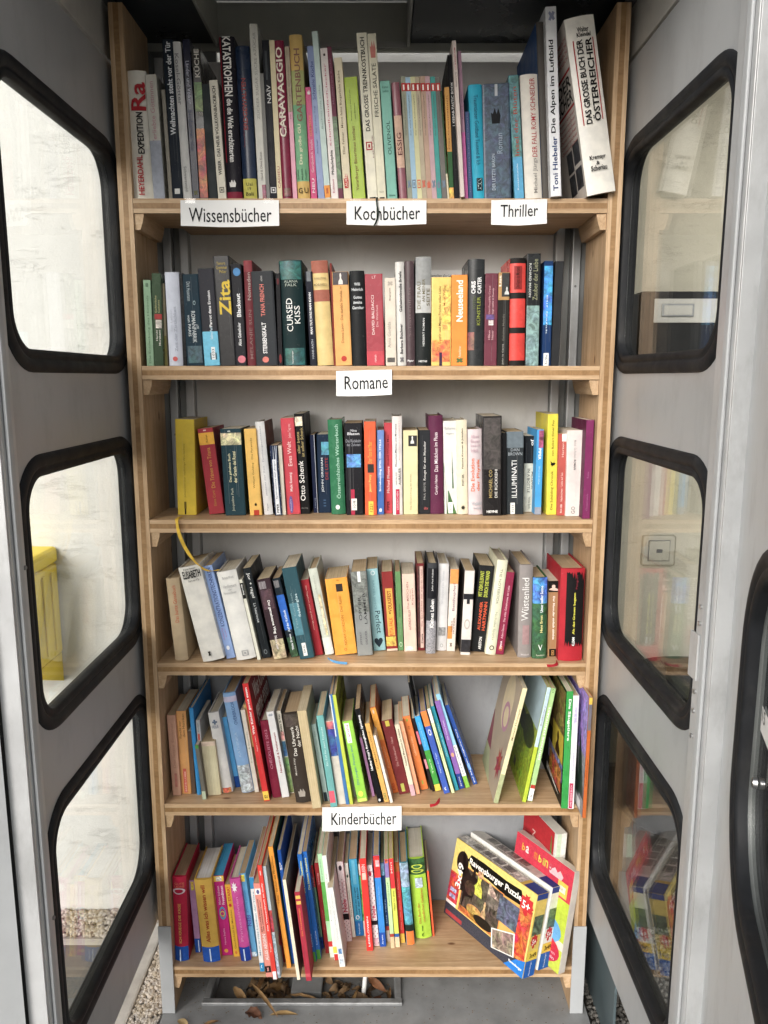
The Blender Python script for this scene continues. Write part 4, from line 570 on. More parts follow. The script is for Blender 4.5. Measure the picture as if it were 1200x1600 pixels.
(1,'black paperback with a tan framed picture at its top',0.2552,0.008,-0.0096,0.0222,0.1811,0.1123,'24221f',[('p',0.709,1.0,0,1,'b08650','band'),('p',0.744,0.995,0.3,1,'1d1c1c','picture'),('t','List','U',0.854,0.969,0.05,0.25,'eae6da',1),('p',0.767,0.848,0.55,0.95,'c8c8c4','figure'),('t','John le Carré','U',0.012,0.236,0.4,0.58,'b8b4ac',0),('t','Geheime Melodie','U',0.271,0.559,0.4,0.58,'7a766e',0)],{}),
(1,'bright red hardback crossed by black bands',0.2795,0.008,-0.0173,0.0312,0.2087,0.1294,'d63b33',[('p',0.952,1.0,0,1,'1e1a18','band'),('p',0.628,0.683,0,1,'1e1a18','band'),('p',0.306,0.359,0,1,'1e1a18','band'),('p',0.0,0.05,0,1,'1e1a18','band'),('p',0.713,0.927,0.25,0.75,'8f2a28','label'),('t','Die Kunst des Mordens','U',0.723,0.917,0.35,0.6,'3a1a18',0)],{'hb': 1,'gloss': 1}),
(1,'black book with foaming sea pictures on the lower half',0.3118,0.008,-0.0115,0.0265,0.2171,0.13,'1f2224',[('p',0.0,0.541,0.02,0.98,'6d8a88','picture'),('t','RICHARD MASON','D',0.617,0.914,0.15,0.32,'d0d0cc',0),('t','Zauber der Liebe','U',0.589,0.952,0.45,0.8,'8a8c6a',0)],{}),
(1,'blue paperback with white shelf sticker at the foot',0.3451,0.008,-0.0086,0.0176,0.203,0.13,'15335e',[('p',0.395,0.954,0.02,0.98,'2f86c8','picture'),('t','Elif Şafak','D',0.303,0.677,0.3,0.5,'d0dcea',0),('p',0.0,0.123,0.15,0.75,'e3e6e4','sticker'),('t','Ro·Sha','U',0.015,0.103,0.3,0.6,'333333',0)],{}),
(1,'plain dark grey board at the right end of the row',0.364,0.012,0.0113,0.0164,0.2032,0.13,'2b2c2e',[],{}),
(2,'thick mustard yellow book with ribbon at the left end',-0.4157,0.0563,0.0145,0.0398,0.2039,0.1264,'d0b320',[('t','Der vielfältige Wortschatz','U',0.346,0.749,0.38,0.5,'8f7a18',0),('t','Johannsen','U',0.184,0.335,0.38,0.48,'8f7a18',0),('p',0.067,0.14,0.36,0.48,'6a5a14','label'),('p',0.006,0.067,0.38,0.46,'2a2210','label')],{}),
(2,'brick red leaning book with yellow band near the top',-0.3496,0.0629,-0.1004,0.0325,0.1842,0.1142,'a8343f',[('p',0.812,0.95,0,1,'ecae2c','band'),('t','Die Tränen von Triana','U',0.306,0.775,0.4,0.65,'d29a3c',0),('t','Elena Corti','U',0.094,0.275,0.4,0.58,'c08838',0),('t','Roman','U',0.838,0.925,0.45,0.58,'6a4a14',0),('p',0.971,0.988,0.35,0.55,'e0c8c4','emblem')],{}),
(2,'broad petrol blue book with flowered cream band',-0.3118,0.0498,-0.0308,0.0431,0.1842,0.1142,'24424c',[('p',0.815,0.953,0,1,'d6cb9e','picture'),('t','Das geheime Buch','U',0.389,0.716,0.3,0.45,'e0dcae',1),('t','der Grazia dei Rossi','U',0.379,0.741,0.52,0.68,'e0dcae',1),('t','Jacqueline Park','U',0.049,0.321,0.35,0.5,'c4c8b0',0),('p',0.967,0.981,0.35,0.5,'d8dcd8','emblem')],{}),
(2,'honey yellow paperback with red square at the foot',-0.2595,0.0498,-0.0435,0.0251,0.1843,0.1143,'efbf5c',[('t','William Golding · Die Pyramide','U',0.315,0.895,0.45,0.65,'7a5a1c',0),('p',0.0,0.062,0.35,0.8,'bf3a24','label'),('p',0.111,0.148,0.45,0.65,'2a2014','emblem')],{}),
(2,'slim white hardback with brown back board',-0.2302,0.0563,-0.0729,0.0187,0.1992,0.1235,'dcdcdc',[('t','Jenseits der Zeit · Familiengeschichten','U',0.206,0.952,0.4,0.62,'9a9ca4',0),('t','Piper','U',0.046,0.126,0.4,0.6,'8a8c94',0),('s','R','6f5f50','cover_art')],{'hb': 1}),
(2,'low navy book covered with white crossing lines',-0.2064,0.0498,-0.0511,0.0153,0.1496,0.105,'1c2a48',[('p',0.008,0.992,0,1,'c4ccd8','web'),('p',0.015,0.802,0.2,0.75,'dfe3e8','label'),('t','Spinnennetz der Angst','U',0.237,0.779,0.35,0.6,'4a5a7a',0),('t','PIPER','U',0.038,0.168,0.35,0.65,'1a1a1a',1)],{}),
(2,'thin cream booklet right of the navy lined book',-0.1915,0.0563,-0.0412,0.008,0.149,0.105,'cfc8b8',[],{}),
(2,'coral red paperback with cream serif title',-0.1813,0.0629,-0.052,0.0282,0.206,0.1277,'c8424f',[('t','Eves Welt','U',0.506,0.759,0.35,0.65,'ecd0cc',0),('t','Malk Rosang','U',0.241,0.439,0.35,0.6,'e8c8c8',1),('p',0.011,0.194,0.2,0.5,'6d5a96','oval'),('t','bloomsbury','U',0.039,0.161,0.28,0.4,'c8c0dc',0),('t','Jeden Tag neu','U',0.794,0.939,0.5,0.75,'e4b8b8',0)],{}),
(2,'black biography with white serif name and flower',-0.1533,0.0696,-0.05,0.0207,0.2151,0.1333,'141415',[('t','Otto Schenk','U',0.133,0.534,0.1,0.62,'f2f0ec',0),('t','aller beste','U',0.608,0.822,0.1,0.4,'b8a468',0),('t','ist selber Schenk','U',0.576,0.864,0.5,0.8,'b8a468',0),('p',0.88,0.971,0.05,0.8,'d8c8b0','picture'),('t','Verlag','H',0.051,0.064,0.1,0.8,'9a9a98',0)],{}),
(2,'thin navy spine with white edge left of the teal thriller',-0.1263,0.083,-0.0345,0.0093,0.1696,0.1051,'141d3a',[('p',0.0,1.0,0.88,1,'c4c8d0','band'),('t','Lesering','U',0.068,0.192,0.3,0.7,'8a92a8',0)],{}),
(2,'dark teal thriller with white and red capitals',-0.1147,0.083,-0.0179,0.0263,0.1706,0.1058,'16283f',[('p',0.741,0.905,0.35,1,'3d8a9c','picture'),('t','JOHN GRISHAM','U',0.269,0.705,0.28,0.5,'dfe4e8',0),('t','DIE LISTE','U',0.429,0.705,0.62,0.85,'9c3434',0),('t','III','U',0.082,0.17,0.4,0.6,'3d5a78',0)],{}),
(2,'green dictionary hardback with a white dot',-0.0863,0.0629,-0.0329,0.0303,0.2029,0.1258,'2f7350',[('t','Österreichisches Wörterbuch','U',0.167,0.949,0.42,0.72,'9ac8b0',1),('p',0.051,0.101,0.32,0.62,'e8ece8','disc')],{'hb': 1}),
(2,'black book with glowing blue castle picture',-0.0534,0.0563,-0.0147,0.0362,0.196,0.1215,'1d1d22',[('t','Nina','H',0.907,0.933,0.35,0.7,'d0d0d4',0),('t','Blazon','H',0.872,0.901,0.15,0.85,'d8d8dc',1),('t','Die Rückkehr','H',0.793,0.826,0.05,0.95,'9a9ca4',0),('t','der Zehnten','H',0.753,0.781,0.1,0.9,'9a9ca4',0),('p',0.523,0.665,0.08,0.9,'4f86c8','picture'),('p',0.0,0.281,0.28,0.5,'b02a48','label'),('p',0.052,0.18,0.3,0.62,'e8e8e4','sticker'),('t','10/8','U',0.076,0.157,0.4,0.55,'333333',0)],{}),
(2,'orange red paperback with yellow lettering',-0.0133,0.0563,-0.0105,0.0245,0.1994,0.1236,'e4582b',[('t','Der Tote im Maar','U',0.56,0.789,0.3,0.65,'e8a83c',0),('t','Jason Povy','U',0.249,0.437,0.35,0.6,'f0cc5c',1),('p',0.457,0.549,0.25,0.8,'1c1814','picture'),('p',0.0,0.149,0.3,0.72,'ecc43c','label'),('t','1221','U',0.034,0.12,0.4,0.65,'4a3a14',0)],{}),
(2,'slim blue book with white capitals',0.0119,0.0629,0,0.0149,0.181,0.1122,'3d67ad',[('p',0.437,1.0,0,1,'6684bf','band'),('t','Snowboarding SPIEL DER STILLE','U',0.278,0.892,0.3,0.65,'e0e8f4',1),('p',0.032,0.082,0.3,0.7,'d8dce8','emblem')],{}),
(2,'crimson book with cream and black bold words',0.0268,0.0763,0,0.0185,0.196,0.1215,'bd3e49',[('t','Michael Moore','U',0.227,0.521,0.35,0.65,'ecccc8',0),('t','Stupid White Men','U',0.533,0.867,0.35,0.62,'3a1418',0),('t','PIPER','U',0.035,0.141,0.35,0.65,'3a1418',1)],{}),
(2,'white hardback with black words and crimson label',0.0463,0.0563,-0.0126,0.0206,0.2105,0.1305,'dedad6',[('t','Menschen,Mächte und Momente','U',0.495,0.924,0.25,0.48,'34323a',0),('t','GERTRUDE','U',0.303,0.438,0.3,0.45,'55555a',0),('t','AUBAUER','U',0.308,0.481,0.6,0.85,'2a2a2e',0),('t','Erinnerungen','U',0.562,0.951,0.65,0.75,'c8908c',0),('p',0.005,0.265,0.3,0.68,'b8264a','label'),('t','LESEZEICHEN','U',0.054,0.243,0.4,0.58,'ecc8d0',0)],{'hb': 1}),
(2,'straw paperback with black and white picture on top',0.0693,0.0629,-0.0106,0.0306,0.1804,0.1118,'d7cfa0',[('p',0.813,0.94,0.35,0.95,'1c1a18','picture'),('p',0.845,0.934,0.5,0.75,'dcdcd4','figure'),('t','Die Verschwörung der Kinder','U',0.057,0.489,0.45,0.58,'8f8868',0)],{}),
(2,'charcoal paperback with white serif bullfighter title',0.1018,0.0696,-0.0076,0.0254,0.1806,0.112,'26282c',[('t','Rouge für den Matador','U',0.405,0.869,0.4,0.65,'dcdad6',0),('t','PAUL GROTE','U',0.172,0.38,0.42,0.58,'a8a6a4',0),('t','dtv','H',0.051,0.087,0.45,0.8,'c05a5a',0)],{}),
(2,'plum purple hardback with white serif title',0.1271,0.0669,-0.0284,0.0299,0.2112,0.1309,'5c2744',[('t','Das Mädchen im Fluss','U',0.436,0.832,0.35,0.6,'ecdce0',0),('t','Carolyn Haines','U',0.2,0.403,0.35,0.6,'ecdce0',0)],{'hb': 1}),
(2,'white book with dark green leaf and sticker',0.1572,0.0696,-0.0246,0.0284,0.1998,0.1239,'d9d9d4',[('p',0.0,0.552,0.0,0.3,'2c5a2c','leaf'),('p',0.0,0.253,0.3,0.95,'3d6a34','leaf'),('p',0.276,0.672,0.62,0.75,'4a6a48','leaf'),('p',0.006,0.126,0.32,0.65,'eef0ea','sticker'),('t','ESW','U',0.04,0.103,0.4,0.58,'3a3a3a',0),('t','Katharina','H',0.908,0.937,0.1,0.85,'b0b0ae',0),('t','Hagena','H',0.851,0.879,0.2,0.8,'b0b0ae',0)],{}),
(2,'cream hardback with black star emblem at the foot',0.1859,0.0629,-0.0318,0.0221,0.202,0.1253,'ddd4ba',[('t','Falsche Kronen & Juwelen','U',0.49,0.912,0.45,0.65,'3c362c',1),('t','POST EIK','U',0.306,0.43,0.45,0.65,'3c362c',1),('p',0.045,0.102,0.28,0.75,'2c2822','star')],{'hb': 1}),
(2,'pale pink science book with orange title lines',0.2089,0.0563,-0.0285,0.0291,0.1831,0.1135,'d0c2c5',[('t','Die Evolution','U',0.277,0.661,0.18,0.45,'dd6a44',1),('t','der Physik','U',0.281,0.658,0.6,0.88,'dd6a44',1),('t','Albert','H',0.898,0.935,0.2,0.8,'b898a4',0),('t','Einstein','H',0.845,0.883,0.2,0.85,'b898a4',0),('t','Leopold','H',0.792,0.829,0.2,0.85,'b898a4',0),('t','Infeld','H',0.736,0.776,0.2,0.7,'b898a4',0),('t','Weltbild','H',0.118,0.156,0.2,0.95,'9aa8b0',0),('t','Verlag','H',0.062,0.097,0.3,0.9,'9aa8b0',0)],{'hb': 1}),
(2,'thick worn black thriller with gold and white capitals',0.2382,0.0472,-0.0218,0.0392,0.211,0.1308,'232122',[('t','MICHAEL CONNELLY','U',0.182,0.641,0.32,0.5,'b09a5c',0),('t','DIE RÜCKKEHR DES POETEN','U',0.182,0.75,0.6,0.78,'e2e0da',0),('t','HEYNE','H',0.027,0.053,0.2,0.8,'f0f0ee',1),('p',0.469,0.984,0.05,0.95,'3d3836','picture')],{}),
(2,'thin black spine between two thick dark thrillers',0.2799,0.0563,-0.0259,0.0094,0.1759,0.1091,'101012',[],{}),
(2,'thick slate grey thriller with white capitals and sticker',0.2912,0.0629,-0.0295,0.0363,0.1777,0.1102,'2c3236',[('p',0.806,1.0,0,1,'66727a','band'),('t','ILLUMINATI','U',0.204,0.654,0.3,0.6,'e0e2e2',0),('t','DAN','H',0.765,0.8,0.25,0.75,'9aa2a8',0),('t','BROWN','H',0.714,0.752,0.1,0.92,'9aa2a8',0),('p',0.003,0.142,0.22,0.48,'e4e6e2','sticker'),('t','1033','U',0.032,0.116,0.28,0.42,'333333',0)],{}),
(2,'black book with large cream lower panel',0.3328,0.0967,-0.0098,0.0258,0.1662,0.105,'23262a',[('p',0.0,0.641,0,1,'d6d4c2','band'),('t','MESSAGE','D',0.296,0.532,0.62,0.85,'3a3a36',0),('t','IN A BOTTLE','D',0.254,0.57,0.28,0.5,'3a3a36',0),('t','Jo','D',0.873,0.958,0.5,0.8,'e8e8e6',1),('t','Nicholas Sparks','D',0.042,0.197,0.35,0.6,'6a6a62',0)],{}),
(2,'sky blue book with a red picture near its top',0.351,0.0629,0,0.0143,0.1822,0.1129,'3c9dda',[('p',0.789,0.99,0.3,0.98,'9a4a6a','picture'),('t','PIPER','D',0.648,0.78,0.3,0.7,'f0f4f8',1),('p',0.0,0.088,0,1,'8f96a4','band'),('t','Sturmhöhe','D',0.358,0.572,0.4,0.6,'bfe0f4',0)],{}),
(2,'tall lemon yellow book with a black bird',0.3762,0.059,-0.0211,0.0218,0.2149,0.1332,'dfce2d',[('t','Die Schilding Chronik','U',0.049,0.438,0.35,0.65,'2a2a14',0),('t','von Robert Elmer Foy','U',0.586,0.942,0.4,0.68,'4a4818',0),('p',0.475,0.544,0.3,0.8,'141410','bird')],{}),
(2,'brick coloured paperback with white sticker at top',0.3969,0.0498,-0.0149,0.0173,0.1741,0.108,'b35149',[('t','Nachrichten · Liebe auf See','U',0.176,0.529,0.35,0.6,'e8c8c0',0),('t','Herzen','U',0.719,0.895,0.4,0.65,'e8c8c0',0),('p',0.908,1,0.4,0.9,'f0ece8','sticker'),('t','Rot (2)','U',0.033,0.137,0.35,0.6,'f0dcd8',1)],{}),
(2,'broad off white paperback with grey downward title',0.413,0.0407,-0.0179,0.0324,0.1819,0.1128,'dcd3cf',[('t','Mankell · Die Rückkehr','D',0.674,0.886,0.45,0.6,'a8a0a0',0),('t','ROMAN','D',0.544,0.662,0.45,0.6,'4a4648',1),('t','GO','U',0.027,0.114,0.35,0.6,'7a7474',0)],{}),
(2,'purple book at the right end against the side',0.4415,0.0116,0,0.0156,0.2051,0.1272,'7c2b5c',[('t','Österreich','U',0.081,0.254,0.35,0.6,'a0648a',0),('t','Reise','U',0.416,0.481,0.35,0.6,'a0648a',0),('s','L','5a1c3e','cover_art')],{}),
(3,'linen beige book with orange red title at the left end',-0.425,0.013,-0.0653,0.0281,0.1832,0.1136,'b9a383',[('t','Das bunte Gänsebuch','U',0.47,0.916,0.4,0.68,'bd5a34',0)],{'hb': 1}),
(3,'broad white leaning book with black name at the top',-0.3628,0.0034,-0.2112,0.0466,0.212,0.1315,'dcd9d1',[('t','ELISABETH','H',0.881,0.96,0.15,0.95,'1c1a1a',1),('t','Brigitte Hamann','H',0.963,0.989,0.25,0.8,'3a3836',0),('t','Kaiserin wider Willen','H',0.844,0.869,0.35,0.85,'5a5856',0),('p',0.057,0.114,0.38,0.5,'2a2826','emblem')],{'hb': 1,'big': 1}),
(3,'light blue leaning book with long dark blue title',-0.3158,0.0258,-0.208,0.0198,0.2109,0.1308,'93afe2',[('t','KONZENTRATIONSTECHNIKEN','U',0.349,0.977,0.3,0.75,'243a7c',0),('t','Die besten Wege','U',0.208,0.335,0.25,0.45,'b06aa8',0),('t','Ratgeber','U',0.231,0.324,0.55,0.7,'b06aa8',0),('p',0.092,0.139,0.3,0.65,'eef2f8','disc')],{}),
(3,'broad plain white leaning book with faint grey lines',-0.2917,0.013,-0.1882,0.0423,0.1992,0.1235,'e0dfda',[('t','Barbara Wood','H',0.915,0.945,0.25,0.8,'a8a8a6',0),('t','Herzflimmern','H',0.818,0.855,0.2,0.85,'a8a8a6',0),('t','oder','H',0.788,0.81,0.42,0.6,'a8a8a6',0),('t','Himmelsfeuer','H',0.749,0.778,0.15,0.8,'a8a8a6',0),('p',0.046,0.109,0.38,0.7,'a5a5a4','emblem')],{'hb': 1,'big': 1}),
(3,'thin white spine with small black panel',-0.2474,0.0194,-0.1921,0.0068,0.1822,0.1129,'dcdccb',[('p',0.767,0.96,0,1,'1c1c1a','band'),('t','BLUES','D',0.813,0.94,0.3,0.7,'e8e8e4',1)],{}),
(3,'black leaning book with white handwritten plus sign title',-0.2373,0.0291,-0.1922,0.0183,0.2047,0.1269,'1b2024',[('t','Jor + ragel','D',0.673,0.946,0.3,0.75,'e8e8e6',0),('t','La heureuse','D',0.399,0.613,0.35,0.65,'c8ccce',0),('p',0.042,0.095,0.3,0.7,'7d8488','ring')],{}),
(3,'dark brown book with stone coloured foot and white title',-0.212,0.0226,-0.1847,0.0285,0.181,0.1122,'3a2a30',[('p',0.0,0.242,0,1,'b3a482','picture'),('p',0.624,0.866,0.1,0.9,'4d333a','picture'),('p',0.879,0.97,0.1,0.6,'a49ea0','barcode'),('t','Der gemeinsame Weg','D',0.315,0.732,0.4,0.65,'f0eeea',1),('t','Nora Laar','D',0.114,0.289,0.4,0.6,'d8d0d0',1)],{}),
(3,'book with bright blue middle and dark green foot',-0.1764,0.0356,-0.2099,0.0171,0.1808,0.1121,'1f2a33',[('p',0.347,0.789,0.02,0.98,'2c68c4','band'),('p',0.0,0.252,0.02,0.98,'2a4a30','picture'),('p',0.884,0.973,0.1,0.7,'9a9698','barcode'),('t','Auf der Kahlbank','U',0.32,0.599,0.4,0.7,'dde8f4',1),('t','Tilda Erwes','U',0.088,0.293,0.4,0.65,'e8ecf0',1)],{}),
(3,'wide petrol paperback with white sticker at the foot',-0.1552,0.0226,-0.1759,0.0313,0.2057,0.1275,'2e525c',[('p',0.265,0.618,0.02,0.6,'4f8290','band'),('t','fieberglas','U',0.462,0.714,0.5,0.72,'c4dce0',0),('t','Tess Gerritsen','U',0.335,0.724,0.2,0.34,'7f9aa0',0),('p',0.032,0.176,0.3,0.58,'e2e4e0','sticker'),('t','THI2','D',0.065,0.153,0.36,0.5,'444444',0)],{}),
(3,'plain deep red leaning book with cream line of text',-0.1247,0.0455,-0.1725,0.0178,0.1733,0.1074,'a02530',[('t','Das Tagebuch eines großen Mannes','D',0.34,0.922,0.42,0.62,'dcb8a8',0)],{}),
(3,'pale green hardback marked 50 with blue ribbon',-0.1022,0.0489,-0.1807,0.0192,0.198,0.1228,'c9cfc2',[('t','50','H',0.112,0.186,0.1,0.85,'1c1c1c',0),('p',0.23,0.702,0.55,0.8,'d8c49c','picture'),('t','Das Landleben','U',0.242,0.925,0.35,0.55,'b5bcb0',0),('p',0.006,0.205,0,1,'dcdcd4','band')],{'hb': 1}),
(3,'thick orange paperback with small dark picture',-0.0802,0.0475,-0.1227,0.0479,0.1739,0.1078,'eba02c',[('p',0.824,0.923,0.45,0.75,'241a14','picture'),('t','NOAH GORDON · Der Rabbi','U',0.122,0.768,0.5,0.62,'9c5a14',0),('p',0.049,0.083,0.45,0.57,'b04a14','ring'),('t','roman','H',0.962,0.979,0.5,0.62,'9c5a14',0)],{'big': 1}),
(3,'grey misty book with two dark capital lines',-0.0307,0.045,-0.0734,0.0327,0.1903,0.118,'878b8a',[('p',0.517,1.0,0.02,0.98,'6d716c','picture'),('t','OPFER','U',0.422,0.707,0.3,0.5,'3a3a3c',0),('t','LÄMMER','U',0.378,0.751,0.6,0.82,'3a3a3c',0),('t','JEFFERY','U',0.129,0.286,0.25,0.4,'55555a',0),('t','DEAVER','U',0.133,0.297,0.6,0.74,'55555a',0),('p',0.878,1,0.4,0.6,'e0e2e0','sticker')],{}),
(3,'light aqua book with dark typewriter title and heart',0.0041,0.076,-0.0973,0.0269,0.1889,0.1171,'8fbcc2',[('t','Perfect','D',0.213,0.488,0.42,0.85,'20303c',0),('t','RACHEL JOYCE','D',0.506,0.859,0.38,0.62,'6a96a0',0),('p',0.039,0.157,0.12,0.85,'24323c','heart'),('p',0.922,0.976,0.4,0.75,'e0e8e8','ring')],{}),
(3,'dark red paperback with yellow title panel',0.0335,0.076,-0.0689,0.0243,0.1824,0.1131,'8a2d2c',[('p',0.193,0.791,0.22,0.85,'dba53c','band'),('t','VOLKSFEST','U',0.493,0.764,0.38,0.72,'7a1c1c',1),('t','RITA FALK','U',0.196,0.426,0.38,0.72,'c8541c',1),('p',0.466,0.493,0.45,0.58,'2a1410','disc'),('p',0.061,0.182,0.0,0.9,'c29a3c','picture'),('p',0.0,0.027,0,1,'d8c0a8','band')],{}),
(3,'narrow plain green book',0.0591,0.0794,-0.0458,0.012,0.182,0.1128,'5f8a58',[('t','Die Gräfin','U',0.434,0.596,0.4,0.65,'2f5a34',0),('t','Roman aus Wien','U',0.203,0.407,0.4,0.6,'8ab080',0),('p',0.047,0.108,0.25,0.8,'b8d0b0','ring')],{}),
(3,'blush pink paperback with dark rose title',0.0726,0.0725,-0.0361,0.0277,0.1781,0.1104,'d9bfae',[('t','Das MÄDCHEN','U',0.559,0.897,0.28,0.48,'9a5c5c',0),('t','von den','U',0.676,0.8,0.55,0.65,'9a5c5c',0),('t','Klippen','U',0.607,0.814,0.7,0.88,'9a5c5c',0),('t','LUCINDA RILEY','U',0.283,0.545,0.4,0.6,'9a5c5c',0),('p',0.014,0.069,0.1,0.7,'e8dccc','picture')],{}),
(3,'dark red patterned spine with pale centre strip',0.1034,0.0794,-0.0216,0.0156,0.2005,0.1243,'6c2327',[('p',0.037,0.969,0.02,0.98,'4f2a28','picture'),('p',0.031,0.969,0.38,0.82,'d0b2a4','band'),('t','Die Geschichte der wahren Liebe','U',0.282,0.933,0.48,0.7,'8a3c3c',0),('t','Diana','U',0.086,0.196,0.48,0.72,'3a2024',1)],{}),
(3,'black topped book with speckled black and white foot',0.1196,0.0589,0.0111,0.0213,0.2054,0.1273,'3a3c40',[('p',0.0,0.367,0.0,1,'8f8f94','speckle'),('p',0.615,0.947,0.05,0.95,'1a1b1f','band'),('t','Julian Paul Aufsatz','U',0.698,0.941,0.45,0.65,'d8d8d8',0),('t','Kleines Leben','U',0.293,0.606,0.35,0.75,'f0f0ee',1)],{'hb': 1}),
(3,'white grey hardback with grey tree emblem',0.144,0.0774,0.0179,0.0227,0.1997,0.1238,'cfcfd0',[('t','Winterkind im Garten','U',0.545,0.92,0.35,0.55,'aeb0b4',0),('p',0.176,0.274,0.15,0.85,'8a8a8a','picture'),('p',0.041,0.084,0.35,0.65,'9a9a9c','ring')],{'hb': 1}),
(3,'white book with orange top and purple bedtime title',0.1672,0.0739,0.0322,0.0184,0.1886,0.1169,'dcd2c8',[('p',0.824,1.0,0.0,1,'dd9448','band'),('t','Betthupferl','U',0.496,0.828,0.4,0.78,'7a4a64',0),('p',0.154,0.31,0,0.55,'d08a3c','band'),('t','HEIDI','U',0.245,0.372,0.35,0.55,'7a4a34',0),('t','HOHNER','U',0.221,0.417,0.6,0.82,'7a4a34',0),('p',0.056,0.108,0.3,0.6,'8a7a70','emblem')],{}),
(3,'white spine with black brush shapes and dark side',0.1957,0.05,0.0352,0.0212,0.1911,0.1185,'d5cfc9',[('p',0.664,0.73,0.0,1,'26262a','band'),('p',0.61,0.664,0.35,0.65,'26262a','band'),('p',0.034,0.185,0.0,1,'24242a','picture'),('p',0.308,0.432,0.2,0.8,'b5aca4','ring'),('s','L','2c2724','cover_art')],{}),
(3,'black leaning book with green and orange red capitals',0.2199,0.0691,0.0816,0.032,0.1976,0.1225,'1f2123',[('t','MIT DEM ELEFANT','U',0.643,0.935,0.12,0.38,'b8c23c',1),('t','DURCH DIE WAND','U',0.64,0.94,0.5,0.76,'b8c23c',1),('t','ALEXANDER','U',0.252,0.584,0.3,0.5,'d8542c',1),('t','HARTMANN','U',0.252,0.584,0.6,0.82,'d8542c',1),('t','ARISTON','U',0.029,0.174,0.5,0.7,'e8e8e6',1)],{'big': 1}),
(3,'cream hardback leaning right with spaced grey title',0.2502,0.0489,0.1035,0.0227,0.2149,0.1332,'d8d8bc',[('t','THE NOTEBOOK','D',0.537,0.91,0.35,0.6,'7c7c6a',0),('t','Nicholas Sparks','D',0.158,0.458,0.35,0.65,'9a9a84',0),('p',0.051,0.102,0.3,0.75,'2a2a24','ring')],{'hb': 1}),
(3,'thin maroon book leaning right',0.2741,0.0522,0.1039,0.0169,0.1878,0.1165,'8a2444',[('t','Adam Davies · Die wilde Geheimnisse der Liebe','U',0.195,0.838,0.35,0.62,'e0b8c0',0),('p',0.052,0.104,0.3,0.7,'d8843c','emblem'),('t','DIANA','U',0.071,0.169,0.35,0.6,'f0dce0',1)],{}),
(3,'wide grey hardback with large pale serif title',0.3196,0.0337,-0.0075,0.0292,0.208,0.15,'8b8583',[('t','Wüstenlied','U',0.404,0.864,0.2,0.72,'d8d6d2',0),('p',0.147,0.355,0.3,0.8,'a08080','band'),('t','Weltbild','H',0.026,0.046,0.2,0.8,'c8c4c4',0)],{'hb': 1,'big': 1}),
(3,'book with blue sky top and green meadow foot',0.3503,0.0271,-0.0226,0.0309,0.1815,0.1125,'2c5a2c',[('p',0.683,1.0,0,1,'4279bf','picture'),('p',0.0,0.683,0,1,'2f5a38','picture'),('t','Unter heißer Sonne','U',0.575,0.901,0.5,0.7,'eef2f8',1),('t','Hans Ernst','U',0.325,0.541,0.5,0.68,'e0d48a',1),('t','V','H',0.103,0.175,0.38,0.68,'e8ece8',0),('t','Rosenheimer','H',0.037,0.057,0.25,0.85,'d8e0c8',0)],{'hb': 1}),
(3,'bronze brown book with black picture on top',0.3853,0.0389,-0.0225,0.0234,0.1713,0.1062,'a27a52',[('p',0.856,1.0,0,1,'1a1716','band'),('p',0.873,0.951,0.05,0.9,'d8b8a8','figure'),('t','Der Mann,der einfach ablebte','D',0.23,0.803,0.4,0.62,'f0e8dc',1),('p',0.007,0.106,0.15,0.8,'1c1712','label'),('p',0.021,0.087,0.35,0.6,'b8894c','emblem')],{}),
(3,'thick red and black horror book with dripping paint',0.4037,0.013,-0.0053,0.0514,0.2049,0.15,'ae1f2d',[('p',0.162,0.969,0.22,0.96,'191718','drip'),('t','Als das Grauen begann','U',0.298,0.746,0.52,0.64,'dcd63c',1),('t','KLEMM','U',0.173,0.266,0.52,0.63,'e8e8e6',1),('t','Penguin','U',0.786,0.936,0.6,0.7,'8a2434',0)],{'hb': 1,'big': 1}),
(4,'faded salmon paperback at the left end',-0.451,0.0361,-0.0249,0.0188,0.1925,0.1193,'cf9f86',[('t','Der letzte Sommer','U',0.347,0.907,0.35,0.65,'b88470',0),('p',0.107,0.28,0.4,0.7,'c07a6c','label')],{}),
(4,'amber paperback with dark two line title',-0.4323,0.043,-0.0234,0.0218,0.1995,0.1237,'dc9f5c',[('t','Furcht vor','U',0.677,0.884,0.2,0.42,'6a4a24',0),('t','dem Horrikan','U',0.69,0.968,0.55,0.8,'6a4a24',0),('p',0.019,0.31,0.3,0.65,'d05a4c','label'),('t','BASTEI LÜBBE','U',0.032,0.277,0.38,0.58,'f0d0c0',0)],{}),
(4,'thin dark brown spine between amber and blue books',-0.4093,0.043,-0.0288,0.0092,0.1513,0.105,'5c4a3f',[],{}),
(4,'narrow bright blue hardback',-0.3966,0.0384,-0.0472,0.0089,0.2092,0.17,'2f8fd0',[('s','R','2a82c4','cover_art')],{'hb': 1}),
(4,'slim grey booklet with a small red label',-0.3857,0.0407,-0.0397,0.0089,0.1791,0.1111,'a9adb0',[('p',0.734,0.82,0.2,0.7,'c0564a','label'),('t','Duden','U',0.849,0.964,0.3,0.6,'5a5e62',0)],{}),
(4,'low grey cover of the book shown from behind',-0.3795,0.019,-0.096,0.0086,0.1306,0.105,'6f6c64',[('p',0.0,0.154,0,1,'b5c2a8','band'),('p',0.941,1,0.1,0.9,'4f9a3c','band')],{}),
(4,'low cream page block turned fore edge outwards',-0.3726,0.0361,-0.0773,0.0313,0.1295,0.105,'d8cfa8',[('p',0.01,0.99,0.0,1,'d8d0ac','page_lines'),('p',0.92,1.0,0.0,1,'d8c0ac','band')],{}),
